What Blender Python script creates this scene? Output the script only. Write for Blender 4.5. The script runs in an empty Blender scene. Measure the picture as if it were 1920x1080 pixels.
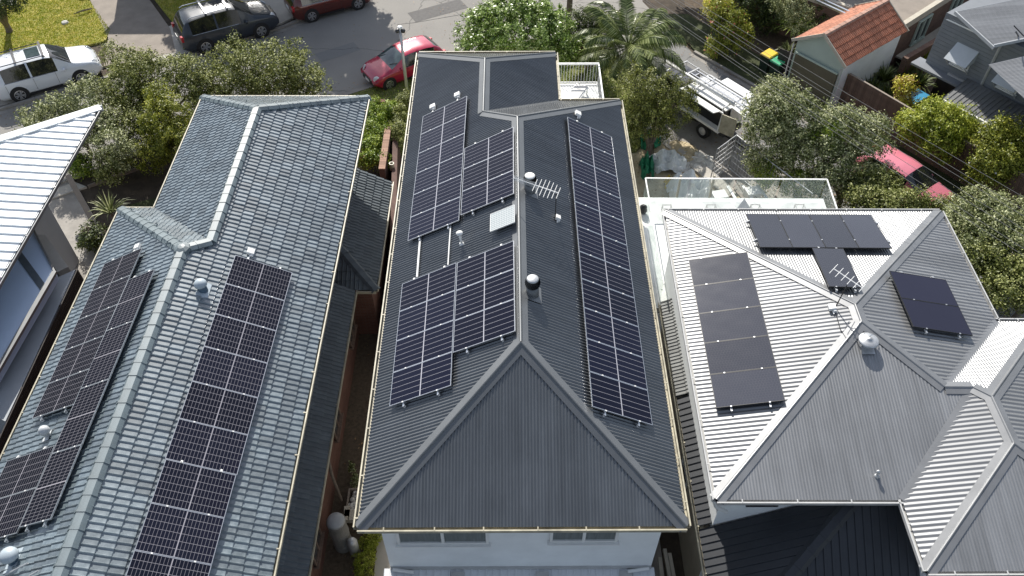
import bpy, math, random
import numpy as np
from mathutils import Vector, Matrix
rnd = random.Random(7)
rng = np.random.default_rng(7)
SC = bpy.context.scene
COL = SC.collection
PI = math.pi

# ------------------------------------------------------------------ camera
CF, CP, CYAW = 1537.4, 0.8364, 0.0046
CAMC = np.array([-0.269, -8.480, 17.524])
_f = np.array([math.sin(CYAW)*math.cos(CP), math.cos(CYAW)*math.cos(CP), -math.sin(CP)])
_r = np.cross(_f, [0, 0, 1.0]); _r /= np.linalg.norm(_r)
_u = np.cross(_r, _f)
cam_d = bpy.data.cameras.new('camera')
cam_d.sensor_width = 36.0
cam_d.lens = 36.0*CF/1920.0
cam_d.clip_end = 600.0
cam = bpy.data.objects.new('camera', cam_d)
COL.objects.link(cam)
cam.matrix_world = Matrix(((_r[0], _u[0], -_f[0], CAMC[0]), (_r[1], _u[1], -_f[1], CAMC[1]), (_r[2], _u[2], -_f[2], CAMC[2]), (0, 0, 0, 1)))
SC.camera = cam
# ------------------------------------------------------------------ world, sun, exposure
SUN_EL, SUN_AZ = math.radians(38.0), math.radians(13.5)      # azimuth: degrees west of +Y
sdir = Vector((-math.sin(SUN_AZ)*math.cos(SUN_EL), math.cos(SUN_AZ)*math.cos(SUN_EL), math.sin(SUN_EL)))
world = bpy.data.worlds.new('World'); SC.world = world; world.use_nodes = True
wn = world.node_tree.nodes; wl = world.node_tree.links
bg = wn['Background']
sky = wn.new('ShaderNodeTexSky'); sky.sky_type = 'NISHITA'; sky.sun_disc = False
sky.sun_elevation = SUN_EL; sky.sun_rotation = -SUN_AZ
hs = wn.new('ShaderNodeHueSaturation'); hs.inputs['Saturation'].default_value = 0.62
wl.new(sky.outputs[0], hs.inputs['Color']); wl.new(hs.outputs[0], bg.inputs[0]); bg.inputs[1].default_value = 0.128
sun_d = bpy.data.lights.new('sun', 'SUN'); sun_d.energy = 5.0; sun_d.angle = math.radians(0.55); sun_d.color = (1.0, 0.955, 0.88)
sun = bpy.data.objects.new('sun', sun_d); COL.objects.link(sun)
sun.rotation_euler = sdir.to_track_quat('Z', 'Y').to_euler(); sun.location = (0, 0, 60)
SC.view_settings.view_transform = 'Standard'; SC.view_settings.look = 'None'
SC.view_settings.exposure = 0.40; SC.view_settings.gamma = 1.0; SC.view_settings.use_curve_mapping = False
SC.cycles.max_bounces = 6; SC.cycles.diffuse_bounces = 3; SC.cycles.glossy_bounces = 3
SC.cycles.transparent_max_bounces = 8; SC.cycles.transmission_bounces = 4

GZ = -6.0
def onp(px, py, P0, n):
    "the point of a plane that a pixel of the 1920x1080 photograph shows"
    d = _f + (px-960)/CF*_r - (py-540)/CF*_u
    n = np.array(n, float)
    return CAMC + d*(((np.array(P0, float)-CAMC) @ n)/(d @ n))
def gp(px, py, z=GZ):
    return onp(px, py, (0, 0, z), (0, 0, 1))
def g2(px, py, z=GZ):
    p = gp(px, py, z); return (p[0], p[1])

# ------------------------------------------------------------------ materials
M = {}
def nodes(name):
    m = bpy.data.materials.new(name); m.use_nodes = True
    return m, m.node_tree.nodes, m.node_tree.links, m.node_tree.nodes['Principled BSDF']
def mat(name, col, rough=0.6, metal=0.0, var=0.12, scale=3.0, bump=0.0, bscale=60.0, spec=0.5, coat=0.0, col2=None, streak=None, rand=0.0, noise_detail=6.0, sheet=None, dirt=0.0, lichen=0.0):
    m, N, L, b = nodes(name)
    tc = N.new('ShaderNodeTexCoord')
    src = tc.outputs['Object']
    if streak:
        mp = N.new('ShaderNodeMapping'); mp.inputs['Scale'].default_value = streak
        L.new(src, mp.inputs[0]); src = mp.outputs[0]
    nz = N.new('ShaderNodeTexNoise'); nz.inputs['Scale'].default_value = scale; nz.inputs['Detail'].default_value = noise_detail
    nz.inputs['Roughness'].default_value = 0.62
    L.new(src, nz.inputs['Vector'])
    cr = N.new('ShaderNodeValToRGB')
    c1 = [c*(1-var) for c in col]; c2 = [min(1, c*(1+var)) for c in col] if col2 is None else col2
    cr.color_ramp.elements[0].position = 0.32; cr.color_ramp.elements[1].position = 0.68
    cr.color_ramp.elements[0].color = (*c1, 1); cr.color_ramp.elements[1].color = (*c2, 1)
    L.new(nz.outputs['Fac'], cr.inputs[0])
    out = cr.outputs[0]
    if rand > 0:
        oi = N.new('ShaderNodeObjectInfo'); gm = N.new('ShaderNodeNewGeometry')
        ad = N.new('ShaderNodeMath'); ad.operation = 'ADD'
        fr = N.new('ShaderNodeMath'); fr.operation = 'FRACT'
        L.new(oi.outputs['Random'], ad.inputs[0]); L.new(gm.outputs['Random Per Island'], ad.inputs[1]); L.new(ad.outputs[0], fr.inputs[0])
        mr = N.new('ShaderNodeMapRange'); mr.inputs['To Min'].default_value = 1-rand; mr.inputs['To Max'].default_value = 1+rand
        L.new(fr.outputs[0], mr.inputs['Value'])
        mx = N.new('ShaderNodeVectorMath'); mx.operation = 'SCALE'
        L.new(out, mx.inputs[0]); L.new(mr.outputs[0], mx.inputs['Scale']); out = mx.outputs[0]
    def mul(o, f, lo, hi, fmin=0.0, fmax=1.0):
        r_ = N.new('ShaderNodeMapRange'); r_.inputs['From Min'].default_value = fmin; r_.inputs['From Max'].default_value = fmax; r_.inputs['To Min'].default_value = lo; r_.inputs['To Max'].default_value = hi
        L.new(f, r_.inputs['Value']); v_ = N.new('ShaderNodeVectorMath'); v_.operation = 'SCALE'; L.new(o, v_.inputs[0]); L.new(r_.outputs[0], v_.inputs['Scale']); return v_.outputs[0]
    if sheet:                                       # each 762 mm roofing sheet weathers a little differently
        s_ = N.new('ShaderNodeSeparateXYZ'); L.new(tc.outputs['Object'], s_.inputs[0])
        d_ = N.new('ShaderNodeMath'); d_.operation = 'DIVIDE'; d_.inputs[1].default_value = .762; L.new(s_.outputs[sheet], d_.inputs[0])
        fl = N.new('ShaderNodeMath'); fl.operation = 'FLOOR'; L.new(d_.outputs[0], fl.inputs[0])
        wn_ = N.new('ShaderNodeTexWhiteNoise'); wn_.noise_dimensions = '1D'; L.new(fl.outputs[0], wn_.inputs['W']); out = mul(out, wn_.outputs['Value'], .90, 1.09)
    if dirt:
        mp2 = N.new('ShaderNodeMapping'); mp2.inputs['Scale'].default_value = (.45, 7, .45) if sheet == 'Y' else (7, .45, .45) if sheet == 'X' else (1, 1, 1)
        L.new(tc.outputs['Object'], mp2.inputs[0]); n3 = N.new('ShaderNodeTexNoise'); n3.inputs['Scale'].default_value = 1.0; n3.inputs['Detail'].default_value = 7; n3.inputs['Roughness'].default_value = .7
        L.new(mp2.outputs[0], n3.inputs['Vector']); out = mul(out, n3.outputs['Fac'], 1-dirt, 1+dirt*.6, .3, .7)
    if lichen:
        n4 = N.new('ShaderNodeTexNoise'); n4.inputs['Scale'].default_value = 9.0; n4.inputs['Detail'].default_value = 8; n4.inputs['Roughness'].default_value = .8
        L.new(tc.outputs['Object'], n4.inputs['Vector'])
        r4 = N.new('ShaderNodeMapRange'); r4.inputs['From Min'].default_value = .60; r4.inputs['From Max'].default_value = .72; r4.inputs['To Max'].default_value = lichen; L.new(n4.outputs['Fac'], r4.inputs['Value'])
        m4 = N.new('ShaderNodeMix'); m4.data_type = 'RGBA'; L.new(r4.outputs[0], m4.inputs['Factor']); L.new(out, m4.inputs['A']); m4.inputs['B'].default_value = (.34, .33, .27, 1); out = m4.outputs['Result']
    L.new(out, b.inputs['Base Color'])
    b.inputs['Roughness'].default_value = rough; b.inputs['Metallic'].default_value = metal
    b.inputs['Specular IOR Level'].default_value = spec
    b.inputs['Coat Weight'].default_value = coat; b.inputs['Coat Roughness'].default_value = 0.05
    if bump > 0:
        n2 = N.new('ShaderNodeTexNoise'); n2.inputs['Scale'].default_value = bscale; n2.inputs['Detail'].default_value = 4
        L.new(tc.outputs['Object'], n2.inputs['Vector'])
        bp = N.new('ShaderNodeBump'); bp.inputs['Strength'].default_value = bump; bp.inputs['Distance'].default_value = 0.02
        L.new(n2.outputs['Fac'], bp.inputs['Height']); L.new(bp.outputs[0], b.inputs['Normal'])
    M[name] = m
    return m

def leafmat(name, dark, light, pale, rough=0.5, trans=0.25, tip=0.82):
    m, N, L, b = nodes(name)
    gm = N.new('ShaderNodeNewGeometry'); tc = N.new('ShaderNodeTexCoord')
    nz = N.new('ShaderNodeTexNoise'); nz.inputs['Scale'].default_value = 1.1; nz.inputs['Detail'].default_value = 3
    L.new(tc.outputs['Object'], nz.inputs['Vector'])
    mx = N.new('ShaderNodeMath'); mx.operation = 'MULTIPLY_ADD'; mx.inputs[1].default_value = 0.55
    L.new(gm.outputs['Random Per Island'], mx.inputs[0])
    sc = N.new('ShaderNodeMath'); sc.operation = 'MULTIPLY'; sc.inputs[1].default_value = 0.62
    L.new(nz.outputs['Fac'], sc.inputs[0]); L.new(sc.outputs[0], mx.inputs[2])
    cr = N.new('ShaderNodeValToRGB'); e = cr.color_ramp.elements
    e[0].position = 0.25; e[0].color = (*dark, 1); e[1].position = 0.62; e[1].color = (*light, 1)
    k = e.new(tip); k.color = (*pale, 1)
    L.new(mx.outputs[0], cr.inputs[0]); L.new(cr.outputs[0], b.inputs['Base Color'])
    b.inputs['Roughness'].default_value = rough; b.inputs['Specular IOR Level'].default_value = 0.4
    tr = N.new('ShaderNodeBsdfTranslucent'); L.new(cr.outputs[0], tr.inputs['Color'])
    ms = N.new('ShaderNodeMixShader'); ms.inputs[0].default_value = trans
    L.new(b.outputs[0], ms.inputs[1]); L.new(tr.outputs[0], ms.inputs[2])
    L.new(ms.outputs[0], N['Material Output'].inputs['Surface'])
    M[name] = m
    return m

def glassmat(name, col=(0.9, 0.95, 0.93), alpha=0.3, rough=0.02, tint=(0.6, 0.75, 0.7)):
    m, N, L, b = nodes(name)
    b.inputs['Base Color'].default_value = (*tint, 1); b.inputs['Roughness'].default_value = rough
    b.inputs['Specular IOR Level'].default_value = 0.6
    tr = N.new('ShaderNodeBsdfTransparent'); tr.inputs[0].default_value = (*col, 1)
    ms = N.new('ShaderNodeMixShader'); ms.inputs[0].default_value = alpha
    L.new(tr.outputs[0], ms.inputs[1]); L.new(b.outputs[0], ms.inputs[2]); L.new(ms.outputs[0], N['Material Output'].inputs['Surface'])
    M[name] = m
    return m

def pvmat(name, cell, line, nu, nv, lu, lv, mid, rough=0.07, irregular=0.0, spec=0.16):
    "photovoltaic laminate: cells with thin gaps, from the panel's own UV (u along its long side)"
    m, N, L, b = nodes(name)
    tc = N.new('ShaderNodeTexCoord'); sp = N.new('ShaderNodeSeparateXYZ'); L.new(tc.outputs['UV'], sp.inputs[0])
    def math_(op, a, bb=None):
        n = N.new('ShaderNodeMath'); n.operation = op
        for i, v in enumerate((a, bb)):
            if v is None: continue
            if isinstance(v, (int, float)): n.inputs[i].default_value = v
            else: L.new(v, n.inputs[i])
        return n.outputs[0]
    def grid(o, n, w):
        f = math_('FRACT', math_('MULTIPLY', o, float(n)))
        d = math_('ABSOLUTE', math_('SUBTRACT', f, 0.5))
        return math_('GREATER_THAN', d, 0.5-w)
    masks = []
    if nu: masks.append(math_('MULTIPLY', grid(sp.outputs[0], nu, lu), 0.55 if nu > 12 else 0.8))
    if nv: masks.append(math_('MULTIPLY', grid(sp.outputs[1], nv, lv), 0.72))
    if mid: masks.append(math_('LESS_THAN', math_('ABSOLUTE', math_('SUBTRACT', sp.outputs[0], 0.5)), mid))
    acc = None
    for k in masks: acc = k if acc is None else math_('MAXIMUM', acc, k)
    if irregular:
        br = N.new('ShaderNodeTexBrick'); br.inputs['Scale'].default_value = 7.0; br.inputs['Mortar Size'].default_value = 0.012
        br.inputs['Brick Width'].default_value = 0.33; br.inputs['Row Height'].default_value = 0.5; br.offset = 0.37
        br.inputs['Color1'].default_value = (0, 0, 0, 1); br.inputs['Color2'].default_value = (0, 0, 0, 1); br.inputs['Mortar'].default_value = (1, 1, 1, 1)
        L.new(tc.outputs['UV'], br.inputs['Vector'])
        k = math_('MULTIPLY', br.outputs['Color'], irregular)
        acc = k if acc is None else math_('MAXIMUM', acc, k)
    nz = N.new('ShaderNodeTexNoise'); nz.inputs['Scale'].default_value = 3.0; L.new(tc.outputs['UV'], nz.inputs['Vector'])
    oi = N.new('ShaderNodeObjectInfo')
    h = N.new('ShaderNodeMapRange'); h.inputs['To Min'].default_value = 0.8; h.inputs['To Max'].default_value = 1.25; L.new(oi.outputs['Random'], h.inputs['Value'])
    cm = N.new('ShaderNodeVectorMath'); cm.operation = 'SCALE'; cm.inputs[0].default_value = cell; L.new(h.outputs[0], cm.inputs['Scale'])
    mx = N.new('ShaderNodeMix'); mx.data_type = 'RGBA'
    if acc is not None: L.new(acc, mx.inputs['Factor'])
    else: mx.inputs['Factor'].default_value = 0
    L.new(cm.outputs[0], mx.inputs['A']); mx.inputs['B'].default_value = (*line, 1)
    L.new(mx.outputs['Result'], b.inputs['Base Color'])
    rr = N.new('ShaderNodeMapRange'); rr.inputs['To Min'].default_value = rough*0.8; rr.inputs['To Max'].default_value = rough*1.5
    L.new(nz.outputs['Fac'], rr.inputs['Value']); L.new(rr.outputs[0], b.inputs['Roughness'])
    b.inputs['Specular IOR Level'].default_value = spec
    M[name] = m
    return m

# ------------------------------------------------------------------ object helpers
WM = {}
def reg(o, m): WM[o.name] = m
def tag(o, label=None, cat=None, group=None, kind=None):
    if label: o['label'] = label
    if cat: o['category'] = cat
    if group: o['group'] = group
    if kind: o['kind'] = kind
    return o
def thing(name, label, cat, loc=(0, 0, 0), rotz=0.0, group=None, rot=None):
    o = bpy.data.objects.new(name, None); COL.objects.link(o); o.empty_display_size = 0.3
    o.location = loc
    o.rotation_euler = rot if rot is not None else (0, 0, rotz)
    m = Matrix.Translation(Vector(loc)) @ (rot.to_matrix().to_4x4() if rot is not None else Matrix.Rotation(rotz, 4, 'Z'))
    reg(o, m)
    return tag(o, label, cat, group)
def mesh_np(name, V, F, smooth=False, uv=None):
    "V (n,3) array, F list of index tuples or (m,k) array"
    me = bpy.data.meshes.new(name)
    V = np.asarray(V, np.float32)
    if isinstance(F, np.ndarray):
        k = F.shape[1]; n = len(F)
        me.vertices.add(len(V)); me.vertices.foreach_set('co', V.ravel())
        me.loops.add(n*k); me.loops.foreach_set('vertex_index', F.astype(np.int32).ravel())
        me.polygons.add(n); me.polygons.foreach_set('loop_start', np.arange(0, n*k, k, dtype=np.int32))
        me.update(calc_edges=True)
    else:
        me.from_pydata([tuple(map(float, v)) for v in V], [], F); me.update()
    if smooth: me.polygons.foreach_set('use_smooth', np.ones(len(me.polygons), bool))
    if uv is not None:
        l = me.uv_layers.new(name='UVMap'); l.data.foreach_set('uv', np.asarray(uv, np.float32).ravel())
    return me
def link(name, me, m=None, parent=None, local=None):
    o = bpy.data.objects.new(name, me); COL.objects.link(o)
    if m is not None and not me.materials: me.materials.append(M[m] if isinstance(m, str) else m)
    if parent is not None: o.parent = parent
    if local is not None: o.matrix_basis = local
    base = WM.get(parent.name, Matrix()) if parent is not None else Matrix()
    reg(o, base @ (local if local is not None else Matrix()))
    return o
class MB:
    def __init__(s): s.v = []; s.f = []; s.sm = False
    def add(s, vs, fs):
        k = len(s.v); s.v += [tuple(map(float, p)) for p in vs]; s.f += [tuple(i+k for i in f) for f in fs]; return s
    def box(s, c, d, rz=0.0, m=None):
        x, y, z = d[0]/2, d[1]/2, d[2]/2
        P = [(-x, -y, -z), (x, -y, -z), (x, y, -z), (-x, y, -z), (-x, -y, z), (x, -y, z), (x, y, z), (-x, y, z)]
        if m is not None: P = [m @ Vector(p) for p in P]
        else:
            co, si = math.cos(rz), math.sin(rz); P = [(p[0]*co-p[1]*si, p[0]*si+p[1]*co, p[2]) for p in P]
        return s.add([(p[0]+c[0], p[1]+c[1], p[2]+c[2]) for p in P], [(0, 3, 2, 1), (4, 5, 6, 7), (0, 1, 5, 4), (1, 2, 6, 5), (2, 3, 7, 6), (3, 0, 4, 7)])
    def bar(s, a, b, w, h, up=(0, 0, 1)):
        a = Vector(a); b = Vector(b); t = (b-a); ln = t.length; t.normalize(); up = Vector(up)
        if abs(t.dot(up)) > .98: up = Vector((0, 1, 0))
        x = t.cross(up).normalized(); z = x.cross(t)
        m = Matrix((x, t, z)).transposed()
        return s.box((a+b)/2, (w, ln, h), m=m)
    def tube(s, path, r, n=8, cap=True):
        P = [Vector(p) for p in path]; rs = r if isinstance(r, (list, tuple)) else [r]*len(P)
        k = len(s.v); prev = None
        for i, p in enumerate(P):
            t = (P[min(i+1, len(P)-1)]-P[max(i-1, 0)]).normalized()
            if prev is None:
                x = t.orthogonal().normalized()
            else:
                x = (prev-t*prev.dot(t)).normalized()
            prev = x; y = t.cross(x)
            for j in range(n):
                a = 2*PI*j/n; s.v.append(tuple(p+x*math.cos(a)*rs[i]+y*math.sin(a)*rs[i]))
        for i in range(len(P)-1):
            for j in range(n):
                s.f.append((k+i*n+j, k+i*n+(j+1) % n, k+(i+1)*n+(j+1) % n, k+(i+1)*n+j))
        if cap:
            s.f.append(tuple(k+j for j in range(n))[::-1]); s.f.append(tuple(k+(len(P)-1)*n+j for j in range(n)))
        return s
    def lathe(s, c, prof, n=20, axis=None, cap=True):
        "prof: list of (r, z) from bottom up"
        k = len(s.v); c = Vector(c); R = Matrix() if axis is None else Vector((0, 0, 1)).rotation_difference(Vector(axis)).to_matrix().to_4x4()
        for r, z in prof:
            for j in range(n):
                a = 2*PI*j/n; s.v.append(tuple(c+R @ Vector((r*math.cos(a), r*math.sin(a), z))))
        for i in range(len(prof)-1):
            for j in range(n): s.f.append((k+i*n+j, k+i*n+(j+1) % n, k+(i+1)*n+(j+1) % n, k+(i+1)*n+j))
        if cap:
            s.f.append(tuple(k+j for j in range(n))[::-1]); s.f.append(tuple(k+(len(prof)-1)*n+j for j in range(n)))
        return s
    def prism(s, poly, z0, z1):
        n = len(poly)
        ar = sum(poly[i][0]*poly[(i+1) % n][1]-poly[(i+1) % n][0]*poly[i][1] for i in range(n))
        if ar < 0: poly = poly[::-1]
        return s.add([(p[0], p[1], z0) for p in poly]+[(p[0], p[1], z1) for p in poly],
                     [tuple(range(n))[::-1], tuple(range(n, 2*n))]+[(i, (i+1) % n, n+(i+1) % n, n+i) for i in range(n)])
    def slab(s, pts, th):
        "a flat polygon in space given a thickness below it"
        P = [Vector(p) for p in pts]; n = (P[1]-P[0]).cross(P[2]-P[1]).normalized()
        if n.z < 0: P = P[::-1]; n = -n
        k = len(P)
        return s.add(P+[p-n*th for p in P], [tuple(range(k)), tuple(range(k, 2*k))[::-1]]+[(i, k+i, k+(i+1) % k, (i+1) % k) for i in range(k)])
    def quad(s, a, b, c, d): return s.add([a, b, c, d], [(0, 1, 2, 3)])
    def build(s, name, m, parent=None, smooth=False, world=True, bevel=0.0):
        V = np.array(s.v, float).reshape(-1, 3)
        if parent is not None and world:
            W = np.array(WM[parent.name].inverted()); V = V @ W[:3, :3].T + W[:3, 3]
        o = link(name, mesh_np(name, V, s.f, smooth), m, parent)
        if bevel:
            b = o.modifiers.new('bevel', 'BEVEL'); b.width = bevel; b.segments = 2; b.limit_method = 'ANGLE'
        return o
def one(name, mb, m, label, cat, group=None, smooth=False, bevel=0.0):
    V = np.array(mb.v); c = (V.min(0)+V.max(0))/2; c[2] = V[:, 2].min()
    o = link(name, mesh_np(name, V-c, mb.f, smooth), m); o.location = c
    reg(o, Matrix.Translation(Vector(c)))
    if bevel:
        b = o.modifiers.new('bevel', 'BEVEL'); b.width = bevel; b.segments = 2
    return tag(o, label, cat, group)
def copy_tree(o, parent=None):
    c = o.copy(); COL.objects.link(c)
    if parent is not None: c.parent = parent
    reg(c, WM.get(o.name, Matrix()))
    for ch in list(o.children): copy_tree(ch, c)
    return c
def struct(name, mb, m, smooth=False):
    return tag(mb.build(name, m, None, smooth), kind='structure')

# ------------------------------------------------------------------ roofs
def face_basis(poly):
    P = [Vector(p) for p in poly]; n = Vector((0, 0, 0))
    for i in range(len(P)): n += (P[i]-P[0]).cross(P[(i+1) % len(P)]-P[0])
    n.normalize()
    if n.z < 0: n = -n
    up = (Vector((0, 0, 1))-n*n.z)
    up.normalize(); u = up.cross(n).normalized()     # u horizontal, up = up the slope
    return n, u, up
def to_uv(poly, o, u, up): return [((Vector(p)-o).dot(u), (Vector(p)-o).dot(up)) for p in poly]
def spans(uv, x):
    ys = []
    for i in range(len(uv)):
        (x0, y0), (x1, y1) = uv[i], uv[(i+1) % len(uv)]
        if (x0 <= x < x1) or (x1 <= x < x0): ys.append(y0+(y1-y0)*(x-x0)/(x1-x0))
    ys.sort(); return ys
def corrugated(parent, poly, m, pitch=0.0762, amp=0.0085, name='roof_sheet', kindp='corr', seg=8, th=0.0):
    n, u, up = face_basis(poly); o = Vector(poly[0])
    uv = to_uv(poly, o, u, up)
    x0 = min(p[0] for p in uv); x1 = max(p[0] for p in uv)
    if kindp == 'corr': offs = [(k/seg, amp*math.cos(2*PI*k/seg)) for k in range(seg)]
    elif kindp == 'rib': offs = [(0, amp), (.1, amp), (.16, 0), (.84, 0), (.9, amp)]
    elif kindp == 'seam': offs = [(0, 0), (.001, amp), (.1, amp), (.101, 0)]
    V = []; F = []
    k = math.floor(x0/pitch); prev = None
    while k*pitch < x1:
        for fr, h in offs:
            x = (k+fr)*pitch
            if x < x0+1e-4 or x > x1-1e-4: continue
            ys = spans(uv, x)
            if len(ys) < 2: prev = None; continue
            a, b = ys[0], ys[-1]
            V.append(o+u*x+up*a+n*h); V.append(o+u*x+up*b+n*h)
            cur = len(V)-2
            if prev is not None: F.append((prev, cur, cur+1, prev+1))
            prev = cur
        k += 1
    mb = MB(); mb.v = [tuple(v) for v in V]; mb.f = F
    # orient
    a, b, c = Vector(mb.v[F[0][0]]), Vector(mb.v[F[0][1]]), Vector(mb.v[F[0][2]])
    if (b-a).cross(c-a).dot(n) < 0: mb.f = [f[::-1] for f in F]
    return mb.build(name, m, parent, smooth=(kindp == 'corr'))
def cap(parent, a, b, na, nb, m, name='ridge_cap', w=0.2, lift=0.022, roll=0.03, ext=0.0):
    "folded metal flashing over a ridge or hip between faces with normals na, nb"
    a = Vector(a); b = Vector(b); t = (b-a).normalized(); a = a-t*ext; b = b+t*ext; na = Vector(na); nb = Vector(nb)
    def out(nn, other):
        l = nn.cross(t)
        if l.z > 0 or (abs(l.z) < 1e-4 and l.dot(other) > 0): l = -l
        return l.normalized()
    la, lb = out(na, nb), out(nb, na); up = (na+nb).normalized()
    sec = [la*w+na*(lift-.02), la*w+na*lift, la*.035+na*(lift+.004)]
    for k in range(5):
        an = -1.0+k*0.5
        sec.append(up*(lift+roll*math.cos(an*1.2)) + (lb-la).normalized()*math.sin(an*1.2)*roll*1.1)
    sec += [lb*.035+nb*(lift+.004), lb*w+nb*lift, lb*w+nb*(lift-.02)]
    mb = MB(); n = len(sec)
    mb.add([a+s for s in sec]+[b+s for s in sec], [(i, i+1, n+i+1, n+i) for i in range(n-1)])
    return mb.build(name, m, parent)
def valley(parent, a, b, m, name='valley_gutter', w=0.1):
    a = Vector(a); b = Vector(b); t = (b-a).normalized(); s = t.cross(Vector((0, 0, 1))).normalized()
    mb = MB().add([a-s*w+Vector((0, 0, .015)), a+s*w+Vector((0, 0, .015)), b+s*w+Vector((0, 0, .015)), b-s*w+Vector((0, 0, .015))], [(0, 1, 2, 3)])
    return mb.build(name, m, parent)
def gutter(parent, a, b, inward, m, name='gutter', w=0.12, h=0.11, strap=1.2, sw=-.04):
    "open channel hung at the eave from a to b; inward points towards the house"
    a = Vector(a); b = Vector(b); i = Vector(inward).normalized(); t = (b-a).normalized(); mb = MB()
    dz = Vector((0, 0, 1))
    mb.bar(a+dz*(-h/2+.02), b+dz*(-h/2+.02), .02, h)                      # outer wall with lip
    mb.bar(a+dz*.022, b+dz*.022, .035, .012)
    mb.bar(a+i*(w/2+.012)+dz*(-h+.02), b+i*(w/2+.012)+dz*(-h+.02), w-.01, .012)
    mb.bar(a+i*(w+.02)+dz*(-h*.6), b+i*(w+.02)+dz*(-h*.6), .02, h*1.1)
    L = (b-a).length; k = strap*.5
    while k < L:
        p = a+t*k; mb.bar(p+dz*.028-i*.005, p+i*(w+sw)+dz*.036, .03, .008); k += strap*(.9+.2*rnd.random())
    return mb.build(name, m, parent)
# tiles -------------------------------------------------------------
def tile_proto(w, e, style='flat', th=0.028):
    if style == 'flat':
        U = [0.0, .04, .09, .13, .17, .46, .50, .545, .59, .63, .67, .96, .995]; Hh = [.010, .026, .031, .020, .004, .000, .010, .026, .031, .020, .004, .000, .010]
    else:
        U = [0.0, .1, .2, .3, .42, .5, .6, .7, .8, .9, .985]; Hh = [.030, .024, .004, .000, .012, .030, .024, .004, .000, .012, .026]
    return [x*w for x in U], Hh
def tile_mesh(cols, w, e, th, a=None, b=None):
    "cols = (U,H); a,b optional clip of v for each sample, in 0..e"
    U, Hh = cols; V = []; F = []; n = len(U)
    for i in range(n):
        v0 = 0.0 if a is None else a[i]; v1 = e*1.06 if b is None else b[i]
        l0 = th*(1-v0/e)+.004; l1 = th*(1-v1/e)+.002
        cv = .004 if v0 <= 0 else 0
        V += [(U[i], v0, -.006), (U[i], v0, Hh[i]+l0-.006), (U[i], min(v0+.014, v1), Hh[i]+l0), (U[i], v1, Hh[i]+l1)]
    for i in range(n-1):
        for j in range(3):
            F.append((i*4+j, (i+1)*4+j, (i+1)*4+j+1, i*4+j+1))
    F.append((0, 1, 2, 3)); k = (n-1)*4; F.append((k+3, k+2, k+1, k))
    return np.array(V), F
def tiled(parent, faces, m, w=0.3, e=0.33, th=0.028, style='flat', nobj=300, name='roof_tile', stagger=0.5, trim=0.0):
    cols = tile_proto(w, e, style); PV, PF = tile_mesh(cols, w, e, th)
    cand = []; RV = []; RF = []
    inv = np.array(WM[parent.name].inverted())
    def push(V, F):
        k = sum(len(x) for x in RV) if False else push.n
        RV.append(V); RF.extend([tuple(i+k for i in f) for f in F]); push.n += len(V)
    push.n = 0
    for poly in faces:
        n, u, up = face_basis(poly); o = Vector(poly[0]); uv = to_uv(poly, o, u, up)
        x0 = min(p[0] for p in uv); x1 = max(p[0] for p in uv); y0 = min(p[1] for p in uv); y1 = max(p[1] for p in uv)
        R = np.array(Matrix((u, up, n)).transposed())
        nc = int((y1-y0)/e)+1; samp = 9
        for c in range(nc):
            vb = y0+c*e; xo = (stagger*w if c % 2 else 0)
            for k in range(math.floor((x0-w)/w)-1, int(x1/w)+2):
                ub = k*w+xo
                if ub > x1 or ub+w < x0: continue
                A = []; B = []; ok = True; anyy = False
                Uc = [min(max(ub+q, x0+1e-4), x1-1e-4) for q in cols[0]]
                for q in Uc:
                    ys = spans(uv, q)
                    if len(ys) < 2: A.append(0); B.append(0); ok = False; continue
                    lo, hi = ys[0]-vb, ys[-1]-vb
                    if lo > .01 or hi < e*1.0: ok = False
                    A.append(min(max(lo, 0), e)); B.append(min(max(hi, 0), e*1.06))
                    if B[-1] > A[-1]+.01: anyy = True
                if ub < x0 or ub+w > x1: ok = False
                jt = (rnd.uniform(-.004, .004), rnd.uniform(-.008, .008), rnd.uniform(-.003, .006))
                base = o+u*(ub+jt[0])+up*(vb+jt[1])+n*jt[2]
                if ok: cand.append((float(np.linalg.norm(np.array(base)-CAMC)), base, R))
                elif anyy:
                    V, F = tile_mesh(([q-ub for q in Uc], cols[1]), w, e, th, A, [max(b_, a_) for a_, b_ in zip(A, B)])
                    push(V @ R.T + np.array(base), F)
    cand.sort(key=lambda c: c[0])
    pm = None
    vis = []
    for d, b, R in cand:
        q = np.array(b)-CAMC; zz = q @ _f; sx = 960+CF*(q @ _r)/zz; sy = 540-CF*(q @ _u)/zz
        vis.append(zz > 0 and -10 < sx < 1930 and -10 < sy < 1100)
    order = [c for c, v in zip(cand, vis) if v]+[c for c, v in zip(cand, vis) if not v]
    pm = mesh_np(name, PV, PF); pm.materials.append(M[m])
    for d, b, R in order[:nobj]:
        loc = Matrix(np.vstack([np.hstack([R, np.array(b).reshape(3, 1)]), [0, 0, 0, 1]]).tolist())
        link(name, pm, None, parent, WM[parent.name].inverted() @ loc)
    for d, b, R in order[nobj:]: push(PV @ R.T + np.array(b), PF)
    if RV:
        V = np.vstack(RV); V = V @ inv[:3, :3].T + inv[:3, 3]
        o_ = link('roof_tile_field', mesh_np('roof_tile_field', V, RF), m, parent); o_['kind'] = 'stuff'
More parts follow.
